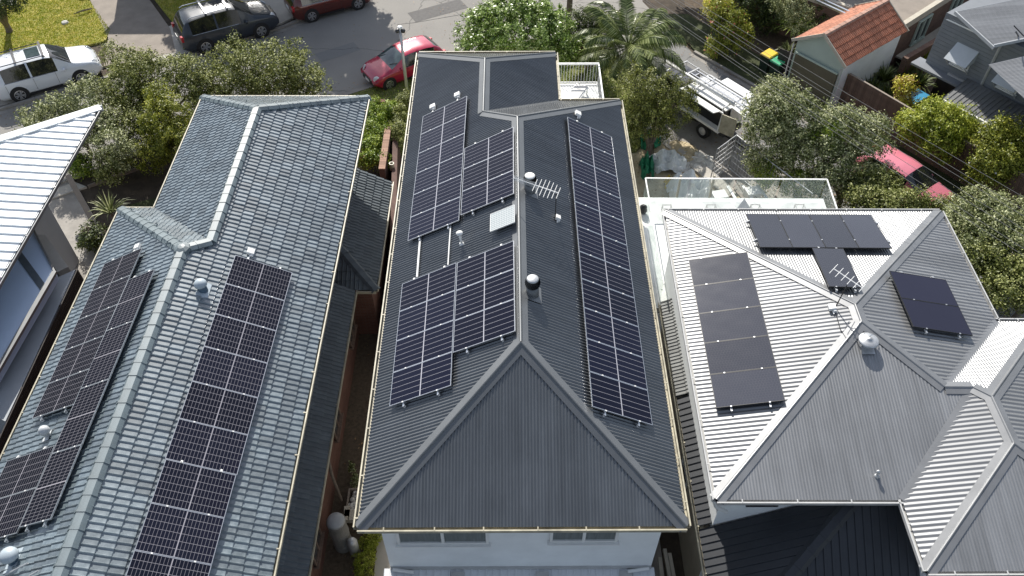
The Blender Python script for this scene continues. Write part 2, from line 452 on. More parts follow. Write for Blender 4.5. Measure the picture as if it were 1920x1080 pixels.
def ridge_tiles(parent, a, b, na, nb, m, step=0.4, w=0.17, name='ridge_tile', lift=0.05):
    a = Vector(a); b = Vector(b); t = (b-a).normalized(); na = Vector(na); nb = Vector(nb)
    def out(nn, other):
        l = nn.cross(t)
        if l.z > 0 or (abs(l.z) < 1e-4 and l.dot(other) > 0): l = -l
        return l.normalized()
    la, lb = out(na, nb), out(nb, na); up = (na+nb).normalized()
    L = (b-a).length; nt = max(1, round(L/step)); st = L/nt
    la2, lb2 = la*w, lb*w
    def sec(s, dz): return [la2*s+na*(lift-.055), la2*s+na*(lift-.005+dz), la2*.35*s+na*(lift+.035+dz)+up*.008, lb2*.35*s+nb*(lift+.035+dz)+up*.008, lb2*s+nb*(lift-.005+dz), lb2*s+nb*(lift-.055)]
    s0 = sec(1.0, 0.0); s1 = sec(1.0, 0.0); s2 = sec(1.07, .014)
    V = [p for p in s0]+[p+t*(st*.86) for p in s1]+[p+t*(st*.865) for p in s2]+[p+t*(st*1.03) for p in s2]
    F = []
    for r in range(3):
        for i in range(5): F.append((r*6+i, r*6+i+1, (r+1)*6+i+1, (r+1)*6+i))
    F.append((0, 1, 2, 3, 4, 5)); F.append((23, 22, 21, 20, 19, 18))
    W = WM[parent.name].inverted(); R3 = W.to_3x3()
    me = mesh_np(name, np.array([tuple(R3 @ v) for v in V]), F); me.materials.append(M[m])
    for k in range(nt):
        link(name, me, None, parent, Matrix.Translation(W @ (a+t*(k*st+rnd.uniform(-.004, .004))+Vector((0, 0, rnd.uniform(-.003, .003))))))
# ------------------------------------------------------------------ material library
for k_, a_ in (('roof_dark', 'Y'), ('roof_dark_x', 'X')): mat(k_, (.118, .126, .134), .30, metal=.25, var=.09, scale=.9, spec=.95, sheet=a_, dirt=.24)
mat('roof_dark_cap', (.155, .163, .17), .42, metal=.3, var=.07, scale=1.2, spec=.5)
for k_, a_ in (('roof_light', 'Y'), ('roof_light_x', 'X')): mat(k_, (.275, .28, .285), .42, metal=.5, var=.06, scale=.8, spec=.5, sheet=a_, dirt=.2)
mat('roof_light_cap', (.25, .255, .26), .42, metal=.5, var=.08, scale=1.6, dirt=.12)
mat('tile_blue', (.088, .122, .143), .33, var=.16, scale=7.0, spec=.9, bump=.08, bscale=70, col2=(.170, .205, .225), rand=.3, coat=.8, lichen=.3)
[n for n in M['tile_blue'].node_tree.nodes if n.type == 'BSDF_PRINCIPLED'][0].inputs['Coat Roughness'].default_value = .26
mat('tile_blue_cap', (.125, .16, .175), .5, var=.2, scale=3.0, rand=.1, lichen=.3, bump=.08, spec=.8)
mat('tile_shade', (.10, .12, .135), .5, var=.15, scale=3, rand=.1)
mat('tile_orange', (.42, .14, .07), .7, var=.25, scale=5.0, rand=.2, col2=(.58, .25, .15), bump=.15)
mat('tile_orange_ridge', (.40, .24, .18), .8, var=.2, scale=6, rand=.15)
mat('gutter_cream', (.42, .385, .285), .5, var=.14, scale=4, dirt=.35)
mat('gutter_grey', (.46, .46, .45), .45, var=.1, scale=4)
mat('roof_charcoal_and_shade', (.028, .031, .037), .5, var=.1)
mat('valley_metal', (.07, .075, .08), .5)
mat('tank_grey', (.20, .19, .175), .6, var=.15, dirt=.2)
mat('tank_dome', (.36, .37, .38), .5, var=.1)
mat('vent_stem', (.07, .12, .17), .5)
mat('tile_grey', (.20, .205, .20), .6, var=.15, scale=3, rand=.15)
mat('render_white', (.85, .87, .87), .8, dirt=.05, var=.045, scale=1.3, bump=.05, bscale=90)
mat('render_grey', (.40, .42, .44), .8, var=.05, scale=1.2, bump=.05)
mat('render_mint', (.42, .50, .44), .8, var=.05, scale=1.5)
mat('paint_white', (.78, .78, .76), .5, var=.04)
mat('beige_render', (.42, .36, .27), .85, var=.1, scale=2, bump=.08)
mat('aluminium', (.62, .63, .65), .3, metal=.85, var=.05)
mat('galv', (.50, .51, .52), .42, metal=.55, var=.12, scale=9)
mat('black_metal', (.018, .018, .02), .4, var=.1)
mat('white_plastic', (.80, .80, .78), .35, var=.05)
mat('rubber', (.018, .018, .019), .75, var=.15)
mat('dark_steel', (.07, .07, .075), .4, metal=.5)
mat('wood_grey', (.24, .20, .165), .85, var=.2, scale=2, streak=(1, 12, 1), rand=.15, bump=.1)
mat('wood_brown', (.15, .10, .075), .85, var=.25, scale=2, streak=(1, 9, 1), rand=.2, bump=.1)
mat('wood_dark', (.030, .024, .022), .7, var=.25, scale=3, rand=.2)
mat('bark', (.17, .135, .105), .9, var=.3, scale=6, bump=.3, bscale=30)
mat('concrete', (.27, .25, .225), .85, var=.12, scale=.9, bump=.06, col2=(.37, .345, .31), dirt=.15)
mat('concrete_light', (.46, .43, .38), .85, var=.1, scale=1.4, bump=.06)
mat('paver', (.25, .215, .18), .85, var=.14, scale=1.5, rand=.1, bump=.06)
mat('soil', (.065, .05, .035), .95, var=.35, scale=2.2, bump=.5, bscale=14)
mat('mulch', (.10, .075, .05), .95, var=.4, scale=9, bump=.6, bscale=25)
mat('sand', (.48, .40, .26), .95, var=.15, scale=3, bump=.3, bscale=30)
mat('stone_white', (.62, .60, .55), .9, var=.15, scale=8, rand=.25, bump=.2)
mat('plastic_sheet', (.80, .82, .80), .3, var=.1, scale=3, bump=.4, bscale=9)
mat('membrane', (.55, .66, .82), .55, var=.04, scale=.7)
mat('terrace_tile', (.62, .64, .63), .35, var=.12, scale=1.6, col2=(.80, .80, .78))
mat('lawn_soil', (.22, .25, .03), .95, var=.2, scale=2.2, col2=(.40, .33, .085), bump=.4, bscale=22)
mat('verge_soil', (.12, .15, .035), .95, var=.25, scale=3, col2=(.2, .2, .07), bump=.4, bscale=22)
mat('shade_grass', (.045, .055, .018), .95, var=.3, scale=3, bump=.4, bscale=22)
mat('door_brown', (.105, .095, .06), .6, var=.1, scale=1)
mat('brick_capping', (.48, .44, .36), .85, var=.1)
mat('bin_dark', (.02, .04, .03), .5)
mat('bin_yellow', (.75, .50, .02), .45, var=.06)
mat('bin_green', (.03, .36, .17), .45, var=.06)
mat('tarp_green', (.02, .22, .11), .5, var=.2, scale=3, bump=.3, bscale=9)
mat('blue_table', (.03, .24, .42), .4, var=.08)
mat('red_rag', (.35, .06, .04), .8)
mat('yellow_rag', (.7, .5, .03), .7)
mat('wire_grey', (.13, .13, .13), .7)
mat('window_dark', (.05, .055, .06), .08, var=.1, spec=.8)
mat('blind', (.16, .18, .18), .7, var=.2, scale=2, streak=(9, 1, 1))
glassmat('glass', (.93, .965, .95), .2, .03, (.45, .52, .50))
glassmat('pane', (.42, .46, .46), .45, .04, (.25, .30, .31))
pvmat('pv_strip', (.006, .007, .019), (.40, .40, .44), 0, 6, 0, .028, .008, .07)
pvmat('pv_grid', (.008, .009, .018), (.30, .29, .32), 20, 6, .055, .028, .008, .07)
pvmat('pv_black', (.045, .048, .062), (.14, .145, .16), 0, 0, 0, 0, 0, .13, .42, .3)
pvmat('pv_plain', (.022, .023, .040), (.1, .1, .12), 0, 0, 0, 0, 0, .12)
pvmat('pv_pale', (.26, .30, .31), (.7, .7, .7), 14, 9, .12, .12, 0, .3)

def brickmat(name, c1, c2, mortar, bw=.24, bh=.086):
    m, N, L, b = nodes(name)
    tc = N.new('ShaderNodeTexCoord'); sp = N.new('ShaderNodeSeparateXYZ'); L.new(tc.outputs['Object'], sp.inputs[0])
    ad = N.new('ShaderNodeMath'); ad.operation = 'ADD'; L.new(sp.outputs[0], ad.inputs[0]); L.new(sp.outputs[1], ad.inputs[1])
    cb = N.new('ShaderNodeCombineXYZ'); L.new(ad.outputs[0], cb.inputs[0]); L.new(sp.outputs[2], cb.inputs[1])
    br = N.new('ShaderNodeTexBrick'); br.inputs['Scale'].default_value = 1.0; br.inputs['Brick Width'].default_value = bw; br.inputs['Row Height'].default_value = bh
    br.inputs['Mortar Size'].default_value = .006; br.inputs['Color1'].default_value = (*c1, 1); br.inputs['Color2'].default_value = (*c2, 1); br.inputs['Mortar'].default_value = (*mortar, 1)
    L.new(cb.outputs[0], br.inputs['Vector'])
    nz = N.new('ShaderNodeTexNoise'); nz.inputs['Scale'].default_value = 1.5; L.new(tc.outputs['Object'], nz.inputs['Vector'])
    mr = N.new('ShaderNodeMapRange'); mr.inputs['To Min'].default_value = .75; mr.inputs['To Max'].default_value = 1.25; L.new(nz.outputs['Fac'], mr.inputs['Value'])
    sc = N.new('ShaderNodeVectorMath'); sc.operation = 'SCALE'; L.new(br.outputs['Color'], sc.inputs[0]); L.new(mr.outputs[0], sc.inputs['Scale'])
    L.new(sc.outputs[0], b.inputs['Base Color']); b.inputs['Roughness'].default_value = .85
    bp = N.new('ShaderNodeBump'); bp.inputs['Strength'].default_value = .6; bp.inputs['Distance'].default_value = .008; bp.invert = True
    L.new(br.outputs['Fac'], bp.inputs['Height']); L.new(bp.outputs[0], b.inputs['Normal'])
    M[name] = m
brickmat('brick_red', (.12, .045, .03), (.16, .068, .045), (.13, .11, .09))
brickmat('brick_brown', (.13, .075, .055), (.18, .11, .08), (.16, .13, .11))
brickmat('brick_fence', (.10, .055, .045), (.13, .075, .06), (.10, .08, .07))

def asphalt(name, base, lite):
    m, N, L, b = nodes(name)
    tc = N.new('ShaderNodeTexCoord')
    def noise(s, d=5, r=.6):
        n = N.new('ShaderNodeTexNoise'); n.inputs['Scale'].default_value = s; n.inputs['Detail'].default_value = d; n.inputs['Roughness'].default_value = r
        L.new(tc.outputs['Object'], n.inputs['Vector']); return n.outputs['Fac']
    big = noise(.18, 6); fine = noise(28, 4)
    cr = N.new('ShaderNodeValToRGB'); cr.color_ramp.elements[0].position = .3; cr.color_ramp.elements[1].position = .7
    cr.color_ramp.elements[0].color = (*base, 1); cr.color_ramp.elements[1].color = (*lite, 1); L.new(big, cr.inputs[0])
    mr = N.new('ShaderNodeMapRange'); mr.inputs['From Min'].default_value = .25; mr.inputs['From Max'].default_value = .75; mr.inputs['To Min'].default_value = .8; mr.inputs['To Max'].default_value = 1.2; L.new(fine, mr.inputs['Value'])
    sc = N.new('ShaderNodeVectorMath'); sc.operation = 'SCALE'; L.new(cr.outputs[0], sc.inputs[0]); L.new(mr.outputs[0], sc.inputs['Scale'])
    # cracks sealed with dark tar
    vo = N.new('ShaderNodeTexVoronoi'); vo.feature = 'DISTANCE_TO_EDGE'; vo.inputs['Scale'].default_value = .17
    wv = N.new('ShaderNodeVectorMath'); wv.operation = 'ADD'; nn = N.new('ShaderNodeTexNoise'); nn.inputs['Scale'].default_value = .8; nn.inputs['Detail'].default_value = 5
    L.new(tc.outputs['Object'], nn.inputs['Vector']); L.new(tc.outputs['Object'], wv.inputs[0]); L.new(nn.outputs['Color'], wv.inputs[1]); L.new(wv.outputs[0], vo.inputs['Vector'])
    lt = N.new('ShaderNodeMath'); lt.operation = 'LESS_THAN'; lt.inputs[1].default_value = .0045; L.new(vo.outputs['Distance'], lt.inputs[0])
    mk = N.new('ShaderNodeMath'); mk.operation = 'MULTIPLY'; mk.inputs[1].default_value = .45; L.new(lt.outputs[0], mk.inputs[0])
    mx = N.new('ShaderNodeMix'); mx.data_type = 'RGBA'; L.new(mk.outputs[0], mx.inputs['Factor']); L.new(sc.outputs[0], mx.inputs['A']); mx.inputs['B'].default_value = (.03, .03, .03, 1)
    L.new(mx.outputs['Result'], b.inputs['Base Color']); b.inputs['Roughness'].default_value = .85
    bp = N.new('ShaderNodeBump'); bp.inputs['Strength'].default_value = .3; bp.inputs['Distance'].default_value = .01; L.new(noise(60, 3), bp.inputs['Height']); L.new(bp.outputs[0], b.inputs['Normal'])
    M[name] = m
asphalt('asphalt', (.21, .20, .185), (.29, .275, .25))
asphalt('asphalt_lane', (.17, .17, .17), (.24, .235, .22))
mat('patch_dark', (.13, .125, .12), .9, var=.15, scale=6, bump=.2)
leafmat('leaf_olive', (.028, .042, .006), (.175, .205, .036), (.52, .54, .21), trans=.3, tip=.81)
leafmat('leaf_grey', (.034, .052, .012), (.20, .235, .075), (.62, .64, .36), trans=.3, tip=.78)
leafmat('leaf_bright', (.04, .085, .010), (.23, .35, .05), (.58, .68, .30), rough=.32)
leafmat('leaf_dark', (.02, .035, .01), (.07, .10, .02), (.16, .19, .05))
leafmat('leaf_lime', (.08, .12, .010), (.32, .38, .03), (.60, .62, .12), trans=.35)
leafmat('leaf_gold', (.055, .075, .006), (.25, .29, .032), (.52, .52, .09), trans=.35)
leafmat('leaf_deep', (.03, .042, .007), (.135, .155, .025), (.38, .40, .09), trans=.25)
leafmat('leaf_palm', (.028, .05, .010), (.12, .155, .035), (.36, .40, .17), rough=.3)
leafmat('leaf_hedge', (.05, .10, .008), (.22, .32, .03), (.42, .50, .07))
leafmat('leaf_dry', (.12, .07, .03), (.30, .16, .07), (.42, .28, .14))
leafmat('petal_red', (.45, .08, .05), (.62, .17, .12), (.7, .3, .25))
leafmat('petal_white', (.6, .6, .55), (.75, .75, .7), (.8, .8, .8))
leafmat('petal_yellow', (.55, .50, .03), (.7, .65, .06), (.8, .75, .2))
leafmat('grass_lawn', (.19, .24, .012), (.40, .44, .035), (.58, .50, .13), trans=.35)
leafmat('grass_verge', (.12, .19, .012), (.26, .36, .04), (.42, .42, .12), trans=.35)

# ------------------------------------------------------------------ the setting
def sheet(name, poly, z, m, sub=None):
    mb = MB(); mb.add([(x, y, z) for x, y in poly], [tuple(range(len(poly)))])
    if sum(poly[i][0]*poly[(i+1) % len(poly)][1]-poly[(i+1) % len(poly)][0]*poly[i][1] for i in range(len(poly))) < 0: mb.f = [mb.f[0][::-1]]
    if z > GZ+.05: mb = MB().prism(poly, GZ-.03, z)
    return struct(name, mb, m)
sheet('ground', [(-180, -150), (180, -150), (180, 260), (-180, 260)], GZ-.02, 'soil')
# street: north kerb line and south kerb line, running up to the right
NK = [(-60, 1.5), (-30, 20.9), (-21.06, 26.6), (-16.2, 29.3), (-12.35, 31.8), (-9.6, 34.4), (-7.2, 38), (-4, 70)]
SK = [(-60, -7), (-24.5, 15.6), (-16.5, 21.6), (-9.3, 24.9), (-7.28, 26.1), (-5.2, 27.2), (-2.2, 29.2), (1.2, 30.6), (4.3, 30.4)]
LN = [(6.2, 27.9), (8.0, 24.6), (9.3, 22.9), (13.4, 17.6), (18.5, 10.2), (32, -10)]                      # lane, near side
LF = [(9.6, 60), (7.3, 34.5), (9.34, 29.2), (12.0, 25.9), (14.3, 22.8), (20.3, 13.6), (36, -10)]          # lane, far side
sheet('road', NK[:-1]+[(-4, 70), (9.6, 60), (7.3, 34.5), (9.34, 29.2), (6.2, 27.9), (4.3, 30.4)]+SK[::-1][1:], GZ, 'asphalt')
sheet('side_lane', [(7.3, 33.6), (9.34, 29.2), (12.0, 25.9), (14.3, 22.8), (20.3, 13.6), (36, -10)]+LN[::-1][:-1]+[(6.2, 27.9)], GZ+.004, 'asphalt_lane')
def kerb(pts, side, m='concrete'):
    mb = MB()
    for i in range(len(pts)-1):
        a = Vector((*pts[i], 0)); b = Vector((*pts[i+1], 0)); t = (b-a).normalized(); s = Vector((-t.y, t.x, 0))*side
        L = (b-a).length; n = max(1, int(L/1.2))
        for k in range(n):
            p = a+t*(L*k/n+.006); q = a+t*(L*(k+1)/n-.006)
            mb.bar(p+s*.08+Vector((0, 0, GZ+.045)), q+s*.08+Vector((0, 0, GZ+.045)), .16, .15)
            mb.bar(p-s*.14+Vector((0, 0, GZ-.03)), q-s*.14+Vector((0, 0, GZ-.03)), .26, .075)
    return mb
struct('kerb', kerb(NK, 1), 'concrete'); struct('kerb', kerb(SK[:-1], -1), 'concrete')
struct('kerb', kerb(LF[2:], 1), 'concrete')
# verges and lawns
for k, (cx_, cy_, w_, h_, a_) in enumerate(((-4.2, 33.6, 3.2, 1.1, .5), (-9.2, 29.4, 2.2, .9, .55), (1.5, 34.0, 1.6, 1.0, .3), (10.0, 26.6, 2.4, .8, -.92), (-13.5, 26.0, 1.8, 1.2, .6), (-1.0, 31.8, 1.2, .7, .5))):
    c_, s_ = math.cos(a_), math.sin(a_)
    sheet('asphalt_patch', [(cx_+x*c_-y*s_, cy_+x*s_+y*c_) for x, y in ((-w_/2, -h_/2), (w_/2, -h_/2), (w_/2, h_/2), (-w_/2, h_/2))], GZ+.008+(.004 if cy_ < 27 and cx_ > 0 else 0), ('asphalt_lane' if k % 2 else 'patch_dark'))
lawn1 = [(-60, 9), (-30, 26.6), (-27, 28.1), (-24.2, 29.1), (-21.6, 30.4), (-21.7, 31.5), (-24.07, 34.9), (-26, 39), (-60, 39)]
sheet('lawn', lawn1, GZ+.09, 'lawn_soil')
drive = [(-24.0, 34.9), (-21.55, 30.7), (-20.9, 28.0), (-19.0, 28.6), (-17.6, 29.3), (-18.5, 31.6), (-20.6, 34.8), (-23.5, 39), (-26.5, 39)]
sheet('driveway', drive, GZ+.094, 'paver')
path1 = [(-60, 7.5), (-30, 25.2), (-24.2, 28.4), (-20.9, 28.0), (-21.5, 26.7), (-30, 21.3), (-60, 2)]
sheet('nature_strip', path1, GZ+.08, 'concrete')
sheet('footpath', [(-19.8, 28.4), (-18.4, 28.3), (-15.5, 30.2), (-12.6, 32.2), (-10.4, 34.6), (-8.4, 38.2), (-8.4, 60), (-12.5, 60), (-13.4, 38), (-16.2, 33.8), (-19.2, 31.4)], GZ+.09, 'concrete_light')
lawn2 = [(-20.3, 34.8), (-18.3, 31.9), (-16.8, 33.0), (-14.2, 36), (-13.6, 42), (-22, 42)]
sheet('lawn', lawn2, GZ+.1, 'lawn_soil')
verge = [(-9.0, 24.0), (-9.2, 24.75), (-7.2, 25.95), (-5.1, 27.05), (-2.1, 29.05), (1.2, 30.45), (4.3, 30.2), (6, 27.7), (7.8, 24.6), (5.5, 21), (-4.0, 20.2), (-6.2, 21.2)]
sheet('verge', verge, GZ+.1, 'verge_soil')
sheet('footpath', [(-9.0, 23.0), (-8.6, 23.9), (-9.2, 24.75), (-11.5, 23.4), (-12.2, 21.9)], GZ+.085, 'concrete_light')
sheet('footpath', [(-40, 5.4), (-24.6, 14.9), (-18.6, 18.7), (-19.2, 19.0), (-24.5, 15.6), (-60, -7.0)], GZ+.085, 'concrete_light')
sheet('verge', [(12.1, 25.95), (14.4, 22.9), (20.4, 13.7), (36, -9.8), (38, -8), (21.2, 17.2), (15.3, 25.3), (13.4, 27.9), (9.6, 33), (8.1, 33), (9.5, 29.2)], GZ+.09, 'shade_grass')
struct('brick_kerb', kerb([(7.75, 24.4), (8.15, 23.6)], 1), 'concrete')
yard = [(4.2, 15.0), (5.2, 21.5), (6.4, 22.6), (7.9, 20.4), (9.4, 18.2), (12.5, 15.6), (11.8, 14)]
sheet('yard', yard, GZ+.012, 'sand')
sheet('driveway', [(6.55, 22.8), (7.4, 24.2), (9.25, 22.8), (13.4, 17.5), (12.6, 15.4), (9.5, 18.3), (8.0, 20.5)], GZ+.016, 'concrete')
struct('footpath_strip', MB().bar((6.2, 22.9, GZ+.06), (7.85, 20.35, GZ+.06), .55, .13).bar((7.9, 20.3, GZ+.06), (9.3, 18.0, GZ+.06), .6, .13), 'concrete_light')
# front yard of the tiled house and paved yard of the white-roofed house
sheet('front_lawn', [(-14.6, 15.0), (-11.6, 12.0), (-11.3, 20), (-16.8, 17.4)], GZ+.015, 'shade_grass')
sheet('yard_paving', [g2(100, 330), g2(133, 328), g2(195, 440), g2(200, 560), g2(120, 560), g2(20, 460)], GZ+.02, 'concrete')
sheet('alley', [(-5.9, -6), (-3.4, -6), (-3.4, 20), (-5.9, 20)], GZ+.006, 'mulch')
sheet('alley_path', [(-4.15, -6), (-3.35, -6), (-3.35, 3.3), (-4.3, 3.3)], GZ+.06, 'concrete_light')
sheet('alley', [(3.3, -8), (4.25, -8), (4.25, 15), (3.3, 15)], GZ+.006, 'concrete')
sheet('garden_bed', [(9.6, 33.2), (13.4, 28.0), (15.4, 25.3), (21.2, 17.2), (38, 17), (38, 60), (10.6, 60)], GZ+.02, 'mulch')

def blades(name, poly, z, n, m, h=(.03, .07), keep=None, kind='stuff'):
    P = np.array(poly); lo = P.min(0); hi = P.max(0); pts = []
    x0, y0 = np.maximum(lo, [-31, 14]); x1, y1 = np.minimum(hi, [31, 39])
    X = rng.uniform([x0, y0], [x1, y1], (n*3, 2))
    ins = np.zeros(len(X), bool)
    j = len(P)-1
    for i in range(len(P)):
        c = ((P[i, 1] > X[:, 1]) != (P[j, 1] > X[:, 1])) & (X[:, 0] < (P[j, 0]-P[i, 0])*(X[:, 1]-P[i, 1])/(P[j, 1]-P[i, 1]+1e-12)+P[i, 0])
        ins ^= c; j = i
    X = X[ins][:n]; k = len(X)
    a = rng.uniform(0, 2*PI, k); hh = rng.uniform(h[0], h[1], k); w = rng.uniform(.012, .03, k)
    d = np.stack([np.cos(a), np.sin(a), 0*a], 1); b = np.stack([X[:, 0], X[:, 1], np.full(k, z)], 1)
    ln = np.stack([rng.normal(0, .03, k), rng.normal(0, .03, k), hh], 1)
    V = np.stack([b-d*w[:, None], b+d*w[:, None], b+ln], 1).reshape(-1, 3)
    F = np.arange(3*k).reshape(-1, 3)
    o = link(name, mesh_np(name, V, F), m); o['kind'] = kind
    return o
# unseen wooded ring added to darken the horizon that roofs and panels mirror
mb = MB(); n_ = 120; hr = random.Random(3)
for i in range(n_):
    a = 2*PI*i/n_; h = 16+7*math.sin(a*3+1)+4*math.sin(a*7)+hr.uniform(-1.5, 1.5)
    for r_, z in ((105, -6.1), (122, h*.55-6), (150, h-2), (178, h*.8)): mb.v.append((r_*math.cos(a), 30+r_*math.sin(a), z))
for i in range(n_):
    for k in range(3): p, q_ = i*4+k, ((i+1) % n_)*4+k; mb.f.append((p, p+1, q_+1, q_))
mat('added_woods', (.035, .05, .02), .95, var=.4, scale=.15, bump=.4, bscale=.5)
struct('added_hills', mb, 'added_woods', True)
blades('grass', lawn1, GZ+.09, 42000, 'grass_lawn')
blades('grass', lawn2, GZ+.1, 14000, 'grass_lawn')
blades('grass', verge, GZ+.1, 24000, 'grass_verge', (.04, .09))
# ------------------------------------------------------------------ middle house: dark corrugated hipped roof
def fnorm(poly): return face_basis(poly)[0]
H2 = thing('corrugated_roof_house', 'two storey white rendered house with dark grey corrugated hipped roof, in the middle', 'house', (0, 8, GZ))
tp = .5406
A1 = (0, 3.75, 2.027); A2 = (0, 12.73, 2.027); B = (-1.108, 13.84, 1.4285); A3 = (-1.108, 16.99, 1.4285)
Vv = (1.5345, 16.48, 0); E3 = (3.75, 16.48, 0); ER = (1.5345, 19.63, 0); EL = (-3.75, 19.63, 0); SL = (-3.75, 0, 0); SR = (3.75, 0, 0)
f_s = [SL, SR, A1]; f_e = [SR, E3, A2, A1]; f_w = [SL, A1, A2, B, A3, EL]; f_n = [E3, Vv, B, A2]; f_we = [Vv, ER, A3, B]; f_wn = [ER, EL, A3]
for f in (f_s, f_e, f_w, f_n, f_we, f_wn): corrugated(H2, f, 'roof_dark_x' if f in (f_s, f_n, f_wn) else 'roof_dark', pitch=.0762 if f in (f_s, f_n, f_wn) else .094, amp=.0085 if f is f_s else .017)
ns, ne, nw, nn = fnorm(f_s), fnorm(f_e), fnorm(f_w), fnorm(f_n)
for a, b, x, y in ((SL, A1, nw, ns), (SR, A1, ne, ns), (A2, E3, nn, ne), (A2, B, nw, nn), (A3, EL, nw, nn), (A3, ER, ne, nn)): cap(H2, a, b, x, y, 'roof_dark_cap', 'hip_cap', .2)
cap(H2, A1, A2, nw, ne, 'roof_dark_cap', 'ridge_cap', .2); cap(H2, B, A3, nw, ne, 'roof_dark_cap', 'ridge_cap', .2)
valley(H2, B, Vv, 'valley_metal')
for a, b, i in ((SL, SR, (0, 1, 0)), (EL, SL, (1, 0, 0)), (SR, E3, (-1, 0, 0)), (E3, Vv, (0, -1, 0)), (Vv, ER, (-1, 0, 0)), (ER, EL, (0, -1, 0))):
    i = Vector(i); gutter(H2, Vector(a)-i*.09, Vector(b)-i*.09, i, 'gutter_cream')
o = .38
wall = [(-3.75+o, o), (3.75-o, o), (3.75-o, 16.48-o), (1.53-o, 16.48-o), (1.53-o, 19.63-o), (-3.75+o, 19.63-o)]
MB().prism(wall, GZ, -.12).build('wall', 'render_white', H2)
MB().prism([(-3.76, -.01), (3.76, -.01), (3.76, 16.5), (1.54, 16.5), (1.54, 19.64), (-3.76, 19.64)], -.125, -.1).build('soffit', 'paint_white', H2)
def window(parent, p0, p1, n, nx=2, fm='paint_white', sill=True, gm='window_dark', depth=.06, blind=False, fw=.06):
    "framed window between opposite corners p0 (lower) and p1 (upper) on a wall with outward normal n; nx sashes"
    a = Vector(p0); b = Vector(p1); n = Vector(n).normalized(); t = Vector((b.x-a.x, b.y-a.y, 0)); W = t.length; t.normalize(); H = b.z-a.z; z = Vector((0, 0, 1))
    fr = MB()
    for q, r in ((a+z*fw/2, a+t*W+z*fw/2), (a+z*(H-fw/2), a+t*W+z*(H-fw/2))): fr.bar(q+n*depth/2, r+n*depth/2, depth, fw)
    for k in range(nx+1):
        x = a+t*(fw/2+(W-fw)*k/nx); fr.bar(x+n*(depth/2+.003)+z*.01, x+z*(H-.01)+n*(depth/2+.003), fw, depth-.01, up=n)
    f = fr.build('window', fm, parent)
    for k in range(nx):
        x0 = fw/2+(W-fw)*k/nx+fw/2; x1 = fw/2+(W-fw)*(k+1)/nx-fw/2
        q = [a+t*x0+z*fw+n*.02, a+t*x1+z*fw+n*.02, a+t*x1+z*(H-fw)+n*.02, a+t*x0+z*(H-fw)+n*.02]
        MB().add(q, [(0, 1, 2, 3)]).build('pane', gm, f)
    if sill: MB().bar(a-t*.05-z*.03+n*.05, a+t*(W+.05)-z*.03+n*.05, .14, .05).build('sill', fm, f)
    return f
def fwp(px, py): return onp(px, py, (0, o, 0), (0, -1, 0))
a = fwp(746, 1017); b = fwp(917, 1017); wl_ = [(a, b[0], 1017), (fwp(1030, 1013), fwp(1157, 1013)[0], 1013)]
for a, x1, _ in wl_:
    window(H2, (a[0], o, a[2]), (x1, o, -.35), (0, -1, 0), 2, gm='blind', fw=.075)
# low front roof below the first floor
mat('awning_pale', (.66, .68, .70), .6, var=.05)
awn = [(-3.55, o-.02, -3.08), (3.45, o-.02, -3.08), (3.45, -3.2, -3.45), (-3.55, -3.2, -3.45)]
corrugated(H2, awn, 'awning_pale', pitch=.19, amp=.02, kindp='rib', name='awning_sheet')
for k in (-1.62, .55, 2.7):
    MB().box((k, -.2, -3.06), (.34, .9, .03)).build('skylight_sheet', 'gutter_grey', H2)
MB().bar((-3.37, o-.03, -3.04), (3.37, o-.03, -3.04), .06, .07).build('flashing', 'gutter_grey', H2)
for s in (-1, 1): MB().tube([(s*3.3, .3, -3.0), (s*2.75, .22, -3.0)], .045).build('downpipe', 'paint_white', H2)
# balcony on the right rear corner
bz = -2.95
MB().prism([(1.16, 16.12), (3.6, 16.12), (3.6, 21.95), (1.16, 21.95)], bz-.2, bz).build('balcony_floor', 'terrace_tile', H2)
bal = MB()
for a, b in (((1.3, 21.9), (3.55, 21.9)), ((3.55, 21.9), (3.55, 16.6))):
    bal.bar((a[0], a[1], bz+1.0), (b[0], b[1], bz+1.0), .06, .05); bal.bar((a[0], a[1], bz+.1), (b[0], b[1], bz+.1), .04, .04)
bal.bar((1.3, 21.78, bz+1.12), (3.55, 21.78, bz+1.12), .05, .03)
rail = bal.build('balustrade', 'paint_white', H2)
bm = mesh_np('baluster', np.array([(x, y, z) for z in (0, .95) for x, y in ((-.009, -.009), (.009, -.009), (.009, .009), (-.009, .009))]), [(0, 1, 5, 4), (1, 2, 6, 5), (2, 3, 7, 6), (3, 0, 4, 7)]); bm.materials.append(M['galv'])
for k in range(18): link('baluster', bm, None, rail, Matrix.Translation(WM[rail.name].inverted() @ Vector((1.35+k*.125, 21.9, bz+.05))))
for k in range(30): link('baluster', bm, None, rail, Matrix.Translation(WM[rail.name].inverted() @ Vector((3.55, 21.7-k*.17, bz+.05))))

# ------------------------------------------------------------------ left house: blue-grey tiled roof
H1 = thing('tiled_roof_house', 'long brick house with blue-grey tiled hipped roof, left of the middle house', 'house', (-9, 6, GZ))
Z1 = -.4; YS = -7.0
NW = (-11.66, 17.35, Z1); NE = (-5.51, 17.31, Z1); R3 = (-8.74, 14.5, 1.14); C1 = (-12.8, 11.2, Z1); V1 = (-11.7, 11.19, Z1); J1 = (-9.34, 7.61, 1.38); J2 = (-8.77, 8.14, 1.135)
JS = (-9.43, YS, 1.34); CS = (-12.9, YS, Z1); ES = (-5.63, YS, Z1)
t_e = [NE, R3, J2, J1, JS, ES]; t_w = [C1, CS, JS, J1]; t_wf = [NW, V1, J2, R3]; t_n = [NW, R3, NE]; t_nw = [C1, J1, J2, V1]
tiled(H1, [t_e, t_w, t_wf, t_n, t_nw], 'tile_blue', w=.33, e=.335, nobj=300)
